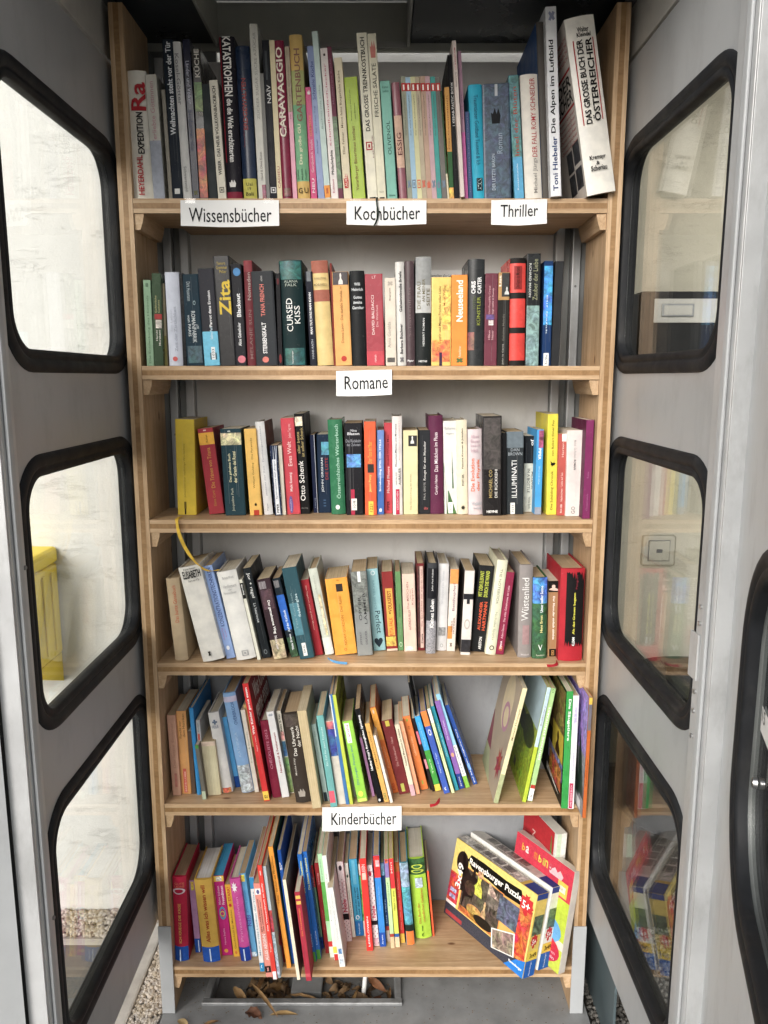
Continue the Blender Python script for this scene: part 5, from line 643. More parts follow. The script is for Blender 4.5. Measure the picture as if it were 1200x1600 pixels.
(4,'white leaning book with blue grey cross',-0.3407,0.0453,-0.136,0.024,0.1951,0.121,'d2d2d0',[('p',0.853,0.913,0.42,0.6,'5f6f88','band'),('p',0.872,0.893,0.28,0.74,'5f6f88','band'),('t','HEILE','H',0.811,0.847,0.2,0.8,'6f7f94',0),('p',0.007,0.067,0.1,0.9,'c87848','picture')],{'hb': 1}),
(4,'thin azure book behind the wide sky blue one',-0.3152,0.0709,-0.1498,0.0109,0.1734,0.1075,'4f9fd6',[('p',0.0,0.16,0,1,'1c4a94','band')],{}),
(4,'wide sky blue book with beach picture at the foot',-0.297,0.0453,-0.1493,0.0288,0.2413,0.1496,'7fa9d6',[('t','OVERBROOK','U',0.688,0.919,0.5,0.75,'2a4a80',0),('t','KATHINKA','U',0.366,0.613,0.35,0.55,'a8c4e0',0),('p',0.005,0.28,0.02,0.98,'a8b4b8','picture'),('p',0.914,0.968,0,1,'b8b4cc','band')],{'hb': 1}),
(4,'thin white spine left of the patterned strip',-0.2675,0.0499,-0.1328,0.0096,0.2006,0.1244,'d8d5c8',[('t','Kräuter & Gewürze','U',0.364,0.74,0.35,0.65,'8a8a7a',0)],{}),
(4,'thin yellow green patterned spine beside the red cookbook',-0.2585,0.0591,-0.1483,0.0089,0.2097,0.13,'c4a468',[('p',0.0,0.512,0,1,'6a5a3a','picture')],{}),
(4,'tall bright red cookbook with white title about children',-0.2409,0.0115,-0.1444,0.013,0.2792,0.2,'cf2a2c',[('t','Was Kinder gerne essen','U',0.575,0.968,0.25,0.75,'f2ece8',1),('t','Dagmar v. Cramm','U',0.432,0.559,0.4,0.65,'ecd0c8',0),('p',0.009,0.086,0,1,'ecc23c','label'),('t','GU','H',0.027,0.055,0.2,0.8,'2a2010',1),('s','R','8a1a22','white_print')],{}),
(4,'maroon leaning book with pink checklist title',-0.2238,0.0249,-0.1285,0.0197,0.1853,0.1149,'7c1f38',[('t','CHECKLISTE 2012','U',0.379,0.889,0.35,0.65,'c08094',0)],{'hb': 1}),
(4,'white leaning book with dark red lower title',-0.2025,0.0271,-0.1494,0.0166,0.2064,0.1279,'d6d6d6',[('t','Neuenstraß & Fenstermann','U',0.29,0.76,0.4,0.68,'8a2430',1),('p',0.95,0.981,0.2,0.8,'9aa0a8','emblem')],{}),
(4,'white spine with blue and green photographs',-0.1867,0.0453,-0.1344,0.0096,0.2002,0.1241,'cfcabb',[('p',0.455,0.636,0.05,0.95,'3a6490','picture'),('p',0.013,0.442,0.05,0.95,'7a9a5c','picture'),('p',0.649,0.753,0.1,0.9,'c08a80','picture'),('t','Reise & Rat','U',0.753,0.961,0.3,0.7,'3a3a38',1)],{}),
(4,'thick dark brown novel with white serif title',-0.1686,0.0027,-0.1234,0.0352,0.2118,0.1313,'3b332d',[('t','Das Uhrwerk','U',0.531,0.856,0.35,0.56,'e6e2da',0),('t','der Nacht','U',0.623,0.862,0.66,0.86,'e6e2da',0),('t','Monika Kitty','U',0.315,0.507,0.25,0.4,'c8c2b8',0),('p',0.072,0.164,0.25,0.7,'a39a90','emblem'),('p',0.856,0.994,0.1,0.95,'4a413a','picture')],{'hb': 1,'big': 1}),
(4,'worn tan books showing layered page edges',-0.13,-0.0176,-0.1298,0.0197,0.2286,0.1417,'cdbb95',[('p',0.002,0.998,0.0,1,'c9b68c','page_lines')],{}),
(4,'pale grey green spine with tiny dark label',-0.1065,0.0115,-0.1458,0.0106,0.1845,0.1144,'a9bdb8',[('p',0.0,0.118,0.1,0.8,'2c363c','label'),('t','Geschichten vom See','U',0.438,0.91,0.3,0.6,'8aa09a',0)],{}),
(4,'turquoise leaning book with coral label',-0.0906,-0.0125,-0.1328,0.0151,0.2153,0.1335,'67aaa8',[('p',0.047,0.178,0.05,0.85,'d8586a','label'),('t','Ein Fall für zwei Freunde','U',0.456,0.877,0.35,0.6,'c0dcd8',0)],{}),
(4,'stone grey spine with blue and red picture',-0.0748,-0.0017,-0.1308,0.0176,0.1978,0.1227,'c9c4b8',[('p',0.583,0.968,0.05,0.95,'3c4f98','picture'),('p',0.904,0.994,0.05,0.9,'b8606a','picture')],{}),
(4,'tall thin blue book with white edge',-0.0571,-0.0017,-0.1339,0.0073,0.2597,0.19,'3e74ad',[('p',0.626,0.995,0.0,0.3,'dfe6ea','band')],{}),
(4,'tall thin yellow green book',-0.0488,-0.0017,-0.1398,0.0075,0.2587,0.2,'bccb3a',[('s','R','a3ab22','dark_print')],{}),
(4,'narrow grey spine left of the lime green book',-0.0419,0.0271,-0.1405,0.0067,0.1833,0.1137,'8f9183',[],{}),
(4,'lime green paperback with white title bubble',-0.0314,0.0071,-0.1719,0.0222,0.1937,0.1201,'92cd3c',[('p',0.735,0.976,0.15,0.6,'eef0ec','label'),('t','Carola','U',0.748,0.96,0.25,0.5,'a83a6a',0),('t','Die Jungen Piraten ahoi','U',0.219,0.709,0.3,0.55,'2f6a9c',0),('p',0.066,0.139,0.2,0.7,'d8ec3c','disc'),('p',0.004,0.046,0.1,0.95,'c8d05c','band')],{}),
(4,'thin mauve spine tucked beside the black game book',0.0003,0.0316,-0.1962,0.0061,0.1443,0.105,'a878a0',[],{}),
(4,'black leaning book with bold white title',0.0138,0.0049,-0.2264,0.0116,0.226,0.1401,'17171a',[('t',"Hadley Popp's Revengliches Spielzeug",'U',0.349,0.937,0.25,0.75,'f0f0ee',1),('p',0.017,0.046,0.2,0.6,'e4e4e2','emblem')],{}),
(4,'golden tan leaning book with brown title',0.028,0.0071,-0.228,0.0104,0.1908,0.1183,'dba752',[('t','ROMANTRILOGIE','U',0.429,0.905,0.3,0.65,'8a5c20',0),('p',0.034,0.116,0.2,0.7,'7a8a4a','emblem')],{}),
(4,'thin white leaning booklet between gold and orange books',0.041,0.0049,-0.2312,0.006,0.1639,0.105,'e0dacd',[],{}),
(4,'amber to rust orange leaning book',0.0477,0.0453,-0.2517,0.0132,0.2127,0.1318,'d06a28',[('p',0.625,0.994,0.02,0.98,'d9962f','band'),('t','Feuerreiter','U',0.3,0.55,0.35,0.65,'e8a070',0),('p',0.925,0.975,0.3,0.6,'e8b8a0','disc'),('p',0.037,0.113,0.2,0.6,'b83a1c','emblem')],{}),
(4,'wide maroon paperback with two yellow green tabs',0.0621,0.0398,-0.2291,0.025,0.1816,0.1126,'6f2a2c',[('p',0.92,0.993,0.3,0.65,'bcae38','tab'),('p',0.032,0.141,0.3,0.6,'b0b04a','tab'),('t','Die Fabrikantin · Haus','U',0.381,0.774,0.4,0.6,'b88a84',0)],{}),
(4,'thin cream leaning spine with black title words',0.0885,0.0339,-0.2189,0.0104,0.175,0.1085,'ddd0b5',[('t','Fremde Menschen im Schnee','U',0.429,0.94,0.35,0.68,'3a342c',1),('p',0.0,0.158,0,1,'c9a0a8','band')],{}),
(4,'narrow peach leaning spine',0.0999,0.0407,-0.2232,0.009,0.1796,0.1114,'e3a078',[('t','Peter Stamm','U',0.544,0.868,0.35,0.6,'b8704c',0)],{}),
(4,'orange leaning paperback with green emblem',0.1114,0.0591,-0.2383,0.0176,0.1833,0.1136,'de7932',[('t','Gefährliche Lieben','U',0.467,0.73,0.35,0.6,'f0c090',0),('p',0.934,0.978,0.35,0.6,'8aa03c','emblem'),('p',0.073,0.131,0.35,0.6,'8aa03c','emblem'),('p',0.825,0.869,0.4,0.62,'8a3c14','ring')],{}),
(4,'tall thin black spine rising behind the orange paperback',0.1332,0.06,-0.2,0.0041,0.2654,0.165,'121214',[],{}),
(4,'thin black spine with pink patches',0.1376,0.0522,-0.2671,0.0063,0.184,0.1141,'2a2022',[('p',0.65,0.825,0.1,0.9,'d06a78','band'),('p',0.314,0.445,0.1,0.9,'d88a94','band')],{}),
(4,'leaning book sky blue above and grass green below',0.1448,0.0545,-0.2717,0.0132,0.1871,0.116,'34a0d8',[('p',0.086,0.547,0,1,'3f9a3a','band'),('p',0.0,0.086,0,1,'e0c43a','band'),('t','Die grüne Insel','U',0.604,0.921,0.35,0.65,'8ad0f0',0),('t','Tiere','U',0.23,0.432,0.35,0.6,'d8f0c8',0)],{}),
(4,'royal blue leaning book with orange block near top',0.1637,0.043,-0.2758,0.0133,0.2059,0.1277,'3d5db6',[('p',0.818,1.0,0,1,'dd7f34','band'),('p',1.0,1,0,1,'6a6ab8','band'),('t','Nacht der Tiger','U',0.253,0.5,0.35,0.65,'c8d8f4',0),('p',0.708,0.779,0.3,0.8,'e8ecf4','ring'),('p',0.039,0.078,0.3,0.7,'e8ecf4','moon')],{}),
(4,'thin pale green leaning spine with white top',0.1808,0.0453,-0.2765,0.0068,0.2115,0.1311,'cfe0a8',[('p',0.835,1.0,0,1,'eceee8','band'),('t','Das magische Pferd','U',0.392,0.759,0.3,0.7,'5a6a44',0)],{}),
(4,'narrow teal leaning spine',0.1904,0.0568,-0.2844,0.0084,0.2119,0.1314,'2292a8',[('t','Abenteuer am Meer','U',0.401,0.809,0.35,0.65,'b0dce4',0)],{}),
(4,'purple leaning spine with navy foot',0.2008,0.0638,-0.2745,0.0118,0.2213,0.1372,'8a63b0',[('p',0.0,0.171,0,1,'26408a','band'),('t','Die kleine Hexe','U',0.561,0.78,0.35,0.65,'d8c4ec',0),('p',0.366,0.415,0.2,0.8,'d8a07c','disc'),('t','Arena','U',0.024,0.14,0.35,0.6,'e0e4f0',0)],{}),
(4,'leaning spine light blue above white and green below',0.2155,0.0685,-0.307,0.0098,0.2387,0.148,'8fc8ea',[('p',0.126,0.457,0,1,'eef0ee','band'),('p',0.0,0.126,0,1,'7fb83c','band'),('t','Das große Vorlesebuch','U',0.149,0.446,0.3,0.7,'2a3a54',1)],{}),
(4,'rightmost blue book of the leaning children row',0.2348,0.0827,-0.3432,0.0093,0.2064,0.128,'2b52a0',[('t','Die Schule der magischen Tiere','U',0.027,0.703,0.35,0.65,'e8eef8',1),('p',0.189,0.27,0.2,0.8,'7fb0e0','picture')],{}),
(4,'large cream picture book leaning right with floral cover',0.27,0.0027,0.2085,0.01,0.2749,0.2,'e3d8a8',[('t','Michael Hohmann','U',0.553,0.823,0.3,0.7,'7a6a4a',0),('p',0.0,0.256,0,1,'a8ae80','band'),('s','L','a99a86','floral')],{}),
(4,'large book leaning right with green field cover',0.3345,0.0071,0.1694,0.0082,0.2735,0.2,'b8cc1a',[('p',0.488,1.0,0,1,'b8d0dc','band'),('t','Baumbücherei','U',0.674,0.842,0.35,0.7,'8a4a4a',0),('s','L','8fa02a','meadow')],{}),
(4,'pale green leaning spine with white sticker at foot',0.3467,0.0115,0.161,0.011,0.2688,0.2,'a9cf8a',[('p',0.005,0.114,0.05,0.95,'f0f0ee','sticker'),('p',0.114,0.147,0.05,0.95,'b83a2c','band'),('t','DEUTSCHE STADTPARKS','U',0.374,0.839,0.35,0.7,'f0f8e8',1),('t','DAS','H',0.033,0.062,0.3,0.7,'444444',0),('p',0.962,0.995,0.3,0.7,'5a8a4c','ring')],{}),
(4,'large green animal book with black photo cover',0.4158,-0.0176,0.0055,0.014,0.2714,0.24,'2f9a45',[('t','Die Säugetiere','D',0.585,0.936,0.25,0.75,'eef4ea',1),('s','L','1c1c16','animals')],{}),
(4,'white spine with pink label right of the green book',0.4305,-0.0189,0.0046,0.0122,0.2624,0.2,'e3e3e6',[('p',0.005,0.231,0.05,0.7,'c2345c','label'),('t','TIERE DER ERDE','U',0.759,0.901,0.3,0.7,'8a6ac0',0),('t','Die Enzyklopädie','U',0.269,0.552,0.4,0.65,'9a8ac0',0),('t','DAS GROSSE BUCH','U',0.024,0.212,0.25,0.55,'f0d8e0',0)],{}),
(4,'orange spine of the purple forest picture book',0.4528,-0.055,0.0085,0.0071,0.2743,0.2,'c2611f',[('p',0.731,1.0,0,1,'6f6a74','band'),('p',0.942,0.998,0,1,'e0b83c','band'),('t','Ravensburger','U',0.271,0.501,0.3,0.7,'8a3a10',0),('s','L','8f78c0','forest')],{}),
(5,'crimson book with blue foot at the left end',-0.4598,0.0177,0.0116,0.0314,0.2153,0.1335,'b8193f',[('p',0.0,0.174,0,1,'1f55b0','band'),('p',0.813,0.884,0.05,0.95,'d8c4cc','ring'),('t','ICH KRIEGE DIE KRISE','U',0.232,0.703,0.4,0.6,'dca050',1),('t','GUTE','H',0.923,0.948,0.2,0.9,'d87a5c',0),('t','LAUNE','H',0.89,0.916,0.2,0.9,'d87a5c',0),('p',0.013,0.155,0.42,0.5,'c8dcf4','rule')],{'hb': 1,'pg': 'b59878'}),
(5,'narrow lilac book with blue foot',-0.4186,0.0453,-0.0454,0.014,0.1879,0.1165,'b98ab8',[('p',0.0,0.195,0,1,'1f55b0','band'),('p',0.008,0.173,0.6,0.75,'c8dcf4','rule'),('p',0.865,0.985,0.3,0.8,'d8b83c','picture')],{'pg': 'b59878'}),
(5,'broad gold book with rust title and blue foot',-0.3933,0.0127,-0.0651,0.04,0.2112,0.1309,'c8a03c',[('p',0.0,0.184,0,1,'1f55b0','band'),('t','Alles was ich wissen will','U',0.243,0.937,0.35,0.6,'9a3a1c',1),('p',0.013,0.168,0.45,0.52,'c8dcf4','rule')],{'hb': 1,'big': 1,'pg': 'd8d8d8'}),
(5,'magenta book with blue flower emblem and yellow top',-0.354,0.0348,-0.0729,0.0253,0.2066,0.1281,'c2187a',[('p',0.932,1.0,0,1,'e8c43a','band'),('p',0.939,0.993,0.3,0.8,'d8d4cc','picture'),('p',0.456,0.619,0.25,0.85,'4f9ac0','ring'),('p',0.497,0.565,0.3,0.75,'d8c43c','ring'),('t','Meine liebsten','U',0.646,0.878,0.3,0.5,'f0c8e0',0),('t','Freundinnen','U',0.646,0.878,0.6,0.85,'f4d8e8',1),('t','Hanna Sophie','U',0.143,0.347,0.4,0.6,'ecb0d4',0),('p',0.041,0.088,0.3,0.65,'e8a83c','disc')],{'pg': '2fa0d8'}),
(5,'yellow book with a red star',-0.3254,0.0314,-0.0803,0.0139,0.1871,0.116,'eab422',[('p',0.684,0.752,0.15,0.85,'cf2f2a','star'),('t','STARK!','U',0.774,0.97,0.25,0.75,'c83a24',1),('t','Geschichten für Mädchen','U',0.113,0.654,0.35,0.65,'8a6a14',0),('p',0.038,0.083,0.3,0.7,'d87a2c','disc')],{}),
(5,'pink book with white daisy top and blue foot',-0.3061,0.0161,-0.0965,0.0238,0.212,0.1315,'cf4a9c',[('p',0.0,0.171,0,1,'1f3f9a','band'),('p',0.836,0.974,0.1,0.7,'f4ecf0','star'),('t','Prinzessinnen','U',0.25,0.789,0.35,0.6,'e090c4',0),('p',0.013,0.155,0.4,0.52,'c8dcf4','rule')],{'hb': 1}),
(5,'light blue book with violet dripping letters',-0.2849,0.0314,-0.1038,0.0151,0.2151,0.1334,'63aede',[('t','FEEN','D',0.373,0.503,0.2,0.85,'5a4ab0',1),('t','Kleine Schule','U',0.542,0.804,0.35,0.65,'3f84c0',0),('p',0.908,0.987,0.2,0.8,'e8d83c','picture'),('p',0.0,0.059,0.1,0.9,'c8dcec','picture')],{}),
(5,'white spine with blue ends jutting out of the shelf',-0.2561,-0.0145,-0.0791,0.0103,0.2387,0.2,'e3e8ea',[('p',0.88,1.0,0,1,'2a8ac0','band'),('p',0.0,0.094,0,1,'2490c4','band'),('t','Mein erstes Lexikon der Tiere','U',0.174,0.851,0.3,0.65,'7a9ab0',0),('p',0.037,0.071,0.3,0.7,'e0f0f8','moon')],{}),
(5,'salmon spine with black label jutting out of the shelf',-0.24,-0.0317,-0.0963,0.0146,0.2353,0.2,'e58f80',[('p',0.884,0.948,0.1,0.95,'f0f0ee','sticker'),('p',0.89,0.936,0.3,0.75,'5a5a8a','disc'),('t','EINE KURZE GESCHICHTE','U',0.491,0.838,0.25,0.42,'5a2a24',1),('t','DER VERRÜCKTEN WELT','U',0.503,0.827,0.55,0.72,'5a2a24',1),('t','ALLES ABGEHN','U',0.185,0.468,0.3,0.8,'f2e0dc',1),('p',0.052,0.121,0.0,0.9,'1f1616','label'),('p',0.064,0.11,0.3,0.6,'d89088','emblem')],{}),
(5,'bright red magazine spine with white tip',-0.2239,-0.0381,-0.0982,0.0099,0.2847,0.2,'e23a2e',[('t','Die Wanzenbruch im Gully','U',0.431,0.848,0.3,0.7,'f4dcd8',1),('p',0.0,0.071,0.1,0.9,'f0f0f0','band'),('p',0.915,0.953,0.4,0.6,'f4dcd8','band'),('t','Tiger','U',0.242,0.327,0.3,0.7,'f0d0c0',0)],{}),
(5,'grey blue picture spine splashed with red',-0.2138,-0.0333,-0.0972,0.0071,0.2787,0.2,'b5c4cc',[('p',0.417,0.612,0,1,'b03a3c','picture'),('p',0.0,0.398,0,1,'9fb0bc','picture'),('s','R','a8b8c4','splash')],{}),
(5,'thin dark red spine left of the orange picture book',-0.2088,0.0127,-0.1135,0.0062,0.2529,0.18,'7a1c22',[],{}),
(5,'tall orange picture book with dark green cover',-0.1967,-0.0047,-0.1161,0.0106,0.3077,0.21,'ee9a22',[('t','Tobis · Gaston die Fledermaus','U',0.537,0.929,0.3,0.65,'6a3c10',0),('s','R','174a46','cover_art')],{}),
(5,'blue spine beside the orange picture book',-0.1876,0.0093,-0.0916,0.008,0.2897,0.18,'1f55a8',[('t','Do','H',0.829,0.895,0.2,0.8,'e8ecf4',1)],{}),
(5,'thin cream book jutting far over the shelf edge',-0.1692,-0.0397,-0.1092,0.0073,0.2506,0.22,'e6e0c4',[('t','Der kleine Bär','U',0.541,0.811,0.35,0.6,'c0b48a',0),('s','R','6d6a66','cover_art')],{}),
(5,'crimson book with golden stripes jutting over the edge',-0.1482,-0.0429,-0.1009,0.0121,0.2222,0.2,'a82a3f',[('p',0.927,0.963,0.1,0.95,'d8b04a','band'),('p',0.866,0.902,0.1,0.95,'d8b04a','band'),('t','Die Froschkönigin','U',0.512,0.823,0.3,0.65,'e8843c',1),('p',0.049,0.085,0.1,0.9,'c8505c','band')],{}),
(5,'left one of two blue twin books with green feet',-0.1401,0.0154,-0.1089,0.0105,0.2753,0.1707,'1f66b8',[('t','Die kleinen Detektive','U',0.647,0.94,0.3,0.7,'d8e08a',1),('p',0.0,0.093,0.1,0.95,'4f9a3c','band'),('t','Loewe','U',0.143,0.264,0.35,0.65,'c0d8f4',0)],{}),
(5,'right one of two blue twin books with green feet',-0.1303,0.0235,-0.1072,0.0108,0.2766,0.1715,'1f66b8',[('t','Die kleinen Detektive','U',0.653,0.945,0.3,0.7,'d8e08a',1),('p',0.0,0.091,0.1,0.95,'4f9a3c','band'),('t','Loewe','U',0.139,0.27,0.35,0.65,'c0d8f4',0)],{}),
(5,'thin green spine with red top and navy foot',-0.1234,0.0569,-0.1067,0.0077,0.2197,0.1362,'7fae8a',[('p',0.741,1.0,0,1,'d0302c','band'),('p',0.0,0.145,0,1,'24408a','band'),('t','Tina','U',0.754,0.858,0.2,0.7,'f0d8d0',0)],{}),
(5,'dark red slim book right of the blue twins',-0.1107,0.0418,-0.1007,0.0101,0.2354,0.1459,'8a2024',[('t','Leonie','U',0.772,0.892,0.3,0.65,'e09a94',0),('t','Bücherwurm','U',0.269,0.485,0.35,0.6,'b0605c',0)],{}),
(5,'mint green spine with red and white foot',-0.0996,0.029,-0.0963,0.0101,0.2672,0.1657,'a8d8a8',[('p',0.357,0.734,0,0.9,'5aa84a','band'),('p',0.107,0.159,0,1,'c82f2c','band'),('p',0.0,0.107,0.1,0.95,'e4dcd0','band'),('t','Der grüne Drache','U',0.754,0.953,0.3,0.6,'4a8a54',0)],{}),
(5,'white slim book with yellow and red foot',-0.089,0.0201,-0.0941,0.01,0.269,0.1668,'dfe2dc',[('p',0.07,0.132,0,1,'e8c83c','band'),('p',0.0,0.06,0.1,0.95,'c8302c','band'),('t','Lesespaß','U',0.38,0.835,0.35,0.6,'aab4aa',0)],{}),
(5,'white book jutting out right of the tray',-0.0752,-0.0014,-0.1286,0.0131,0.2034,0.2,'dadcd8',[('t','Wieso Weshalb Warum','U',0.344,0.918,0.35,0.6,'b5bcb8',0),('p',0.167,0.235,0.2,0.8,'6a8ac0','picture'),('p',0.044,0.139,0.2,0.8,'b8c0d0','picture')],{}),
(5,'left dotted pink diary with black band',-0.0651,0.0808,-0.098,0.015,0.2115,0.1311,'e6d6d8',[('p',0.014,0.81,0.05,0.95,'7a3a4a','dots'),('p',0.891,0.959,0.25,0.75,'3a2a34','disc'),('p',0.279,0.354,0,1,'231a1e','band'),('t','Nele','U',0.374,0.537,0.2,0.85,'c03050',1),('t','ein Mädchen','U',0.565,0.755,0.35,0.65,'b86a7a',0)],{}),
(5,'thin white green spine between diary and turquoise book',-0.0501,0.0955,-0.0904,0.0084,0.1985,0.1231,'d6dcd2',[('t','Das Tagebuch','U',0.285,0.635,0.3,0.7,'6a7a6a',0),('p',0.81,0.854,0.2,0.8,'3a4a3a','emblem')],{}),
(5,'turquoise school story with darker blue foot',-0.0411,0.1,-0.082,0.0196,0.2052,0.122,'2f9fc8',[('p',0.0,0.195,0,1,'1a70b4','band'),('t','Schule der Jungen','U',0.281,0.637,0.3,0.5,'123c58',1),('t','und der Macht','U',0.266,0.637,0.6,0.8,'123c58',1),('p',0.217,0.274,0.2,0.65,'dceaf2','ring'),('p',0.679,0.993,0.3,0.7,'5ab4d4','band'),('t','Ravensburger','U',0.024,0.174,0.4,0.6,'d0e8f8',0)],{}),
(5,'thin off white spine left of the long red book',-0.0209,0.0991,-0.072,0.0052,0.1928,0.1196,'d8d0c8',[('p',0.218,0.85,0,1,'4a9a4a','picture')],{}),
(5,'long red book with white line at the foot',-0.0138,0.0498,-0.0691,0.0153,0.2403,0.149,'e02a24',[('t','LESEN','U',0.847,0.941,0.25,0.75,'f4dcd8',0),('t','LESELÖWEN','U',0.049,0.378,0.3,0.6,'f8e0dc',1),('p',0.777,0.847,0.2,0.8,'e8b8a8','band')],{}),
(5,'right dotted pink diary with black band',0.0027,0.0657,-0.081,0.0134,0.213,0.1321,'e8d8da',[('p',0.009,0.987,0.05,0.95,'7a3a4a','dots'),('p',0.866,0.933,0.2,0.75,'b02a44','disc'),('p',0.266,0.32,0,1,'231a1e','band'),('t','Nele','U',0.357,0.505,0.2,0.85,'c03050',1),('p',0.009,0.103,0.2,0.8,'d4a8b4','band')],{}),
(5,'bright blue book with red top',0.0176,0.064,-0.0709,0.0147,0.2392,0.1483,'2a86d8',[('p',0.762,1.0,0,1,'cf3030','band'),('p',0.881,0.952,0.3,0.9,'e8a8a0','picture'),('p',0.0,0.157,0,1,'1f4fa8','band'),('t','Die Piratenbande','U',0.406,0.667,0.35,0.6,'7ab8f0',0),('t','Arena','U',0.026,0.133,0.35,0.6,'d8e4f8',0)],{}),
(5,'narrow navy book with pale foot',0.0332,0.0808,-0.0737,0.0088,0.2096,0.13,'1f3f78',[('p',0.0,0.144,0.1,0.95,'d0b8b4','band'),('p',0.144,0.199,0,1,'a83a3a','band'),('p',0.842,1.0,0.1,0.9,'7aa0c8','picture'),('t','DIE TIEFE','U',0.24,0.541,0.35,0.65,'a8c0e0',0)],{}),
(5,'slim green white book with wooden looking foot',0.0434,0.059,-0.0714,0.0095,0.2342,0.1452,'b9d8a0',[('p',0.794,1.0,0,1,'8a78b0','band'),('p',0.952,1.0,0.1,0.9,'d03c3c','picture'),('p',0.0,0.122,0,1,'d8b890','band'),('p',0.128,0.165,0,1,'a83c34','band'),('t','Ponyhof','U',0.479,0.746,0.3,0.65,'4a8a4a',0)],{}),
(5,'slim book red above and yellow green below',0.0542,0.0622,-0.0727,0.0108,0.2334,0.1447,'d3d64a',[('p',0.665,1.0,0,1,'cf2f34','band'),('p',0.0,0.118,0,1,'dcc09a','band'),('p',0.118,0.155,0,1,'2f5aa0','band'),('t','Miri','U',0.836,0.957,0.25,0.65,'f0d0c8',0),('t','Hexe im Zoo','U',0.422,0.641,0.3,0.65,'5a6a1c',0)],{}),
(5,'red book with small yellow foot',0.0661,0.0765,-0.0755,0.0116,0.2126,0.1318,'c8302a',[('p',0.0,0.117,0.1,0.95,'e4b83a','band'),('p',0.892,1.0,0,1,'a8541f','band'),('t','Das rote Buch der Ritter','U',0.171,0.818,0.35,0.6,'e08a7c',0)],{}),
(5,'teal painted book with orange foot',0.0815,0.0693,-0.0871,0.0193,0.2163,0.1341,'3f8a9c',[('p',0.709,1.0,0,1,'8aa4b8','picture'),('p',0.247,0.709,0.02,0.98,'4a98a8','picture'),('p',0.168,0.247,0,1,'1f2a24','band'),('p',0.0,0.168,0.05,0.98,'e6762a','band')],{'hb': 1}),
(5,'thick lime storybook with green snake top and red title',0.1042,0.0892,-0.0974,0.0385,0.2128,0.1358,'a5cc2a',[('p',0.803,1.0,0,1,'2f5a2c','picture'),('p',0.885,0.939,0.15,0.85,'c4d43a','ring'),('p',0.837,0.878,0.1,0.9,'c4d43a','ring'),('p',0.654,0.776,0.3,0.75,'a8b4c0','picture'),('t','Das Buch der','U',0.206,0.464,0.3,0.44,'b03a24',0),('t','unendlichen Gefahren','U',0.22,0.64,0.56,0.7,'b03a24',0),('p',0.111,0.179,0.45,0.5,'4a6a1c','band'),('p',0.043,0.084,0.4,0.6,'4a6a1c','moon')],{'hb': 1,'big': 1,'pg': 'cfcabb'}),
(5,'thin orange red booklet right of the thick lime book',0.1454,0.1,-0.0918,0.0044,0.1754,0.125,'e85a2a',[],{})
]
ROOT={}
for r in BOOKS: ROOT[r[1]]=build_book(*r)
def world_part(name,v,f,mat,parent,col=None,smooth=True):
    me=mesh(name,v,f,smooth); o=link(name,me,mat,None,col)
    mw=Matrix.Translation(parent.location)@parent.rotation_euler.to_matrix().to_4x4()
    o.parent=parent; o.matrix_parent_inverse=mw.inverted(); return o
def ribbon(pts,w,wd=(1,0,0)):
    P=[Vector(p) for p in pts]; Q=[]
    for i in range(len(P)-1):
        a,b_,c,d_=P[max(i-1,0)],P[i],P[i+1],P[min(i+2,len(P)-1)]
        for k in range(6):
            t=k/6; Q.append(.5*((2*b_)+(c-a)*t+(2*a-5*b_+4*c-d_)*t*t+(-a+3*b_-3*c+d_)*t**3))
    Q.append(P[-1]); V=[];F=[]; up=Vector(wd).normalized()*w/2
    for i,q in enumerate(Q):
        tw=Matrix.Rotation(math.sin(i*.35)*.5,3,'Z')@up; V+=[q-tw,q+tw]
        if i: F.append((2*i-2,2*i-1,2*i+1,2*i))
    # back faces with a little thickness
    n=len(V); V+=[v+Vector((0,.0006,.0003)) for v in V]; F+=[tuple(a+n for a in q[::-1]) for q in F]
    return V,F
def find(s): return next(v for k,v in ROOT.items() if s in k)
o=world_part('bookmark_ribbon',*ribbon([(-.402,.035,1.1692),(-.404,.01,1.1698),(-.402,-.006,1.166),(-.398,-.007,1.14),(-.388,-.003,1.11),(-.372,.0,1.082),(-.357,.012,1.062),(-.342,.02,1.0535),(-.325,.03,1.0545)],.0075),M['ink'],find('mustard'),'e0b62a')
o=world_part('bookmark_ribbon',*ribbon([(-.096,.03,.8562),(-.086,.012,.8566),(-.07,.0,.8568),(-.052,-.004,.8567)],.0065,(0,.9,.4)),M['ink'],find('marked 50'),'5d9fd0')
o=world_part('bookmark_ribbon',*ribbon([(.40,.01,.8562),(.396,-.008,.8568),(.385,-.018,.857),(.372,-.02,.8575)],.0075,(0,.9,.4)),M['ink'],find('horror'),'b01f2d')
o=world_part('bookmark_ribbon',*ribbon([(.152,.02,.5282),(.146,.004,.5288),(.138,-.006,.529),(.128,-.01,.5295)],.0075,(0,.9,.4)),M['ink'],find('royal blue leaning'),'b8202c')
o=world_part('bookmark_ribbon',*ribbon([(.014,.006,1.8016),(.013,-.006,1.8012),(.013,-.0075,1.788),(.0155,-.0085,1.772),(.012,-.0085,1.757),(.007,-.0085,1.748)],.0035),M['ink'],find('OLIVENÖL'),'1f2a22')
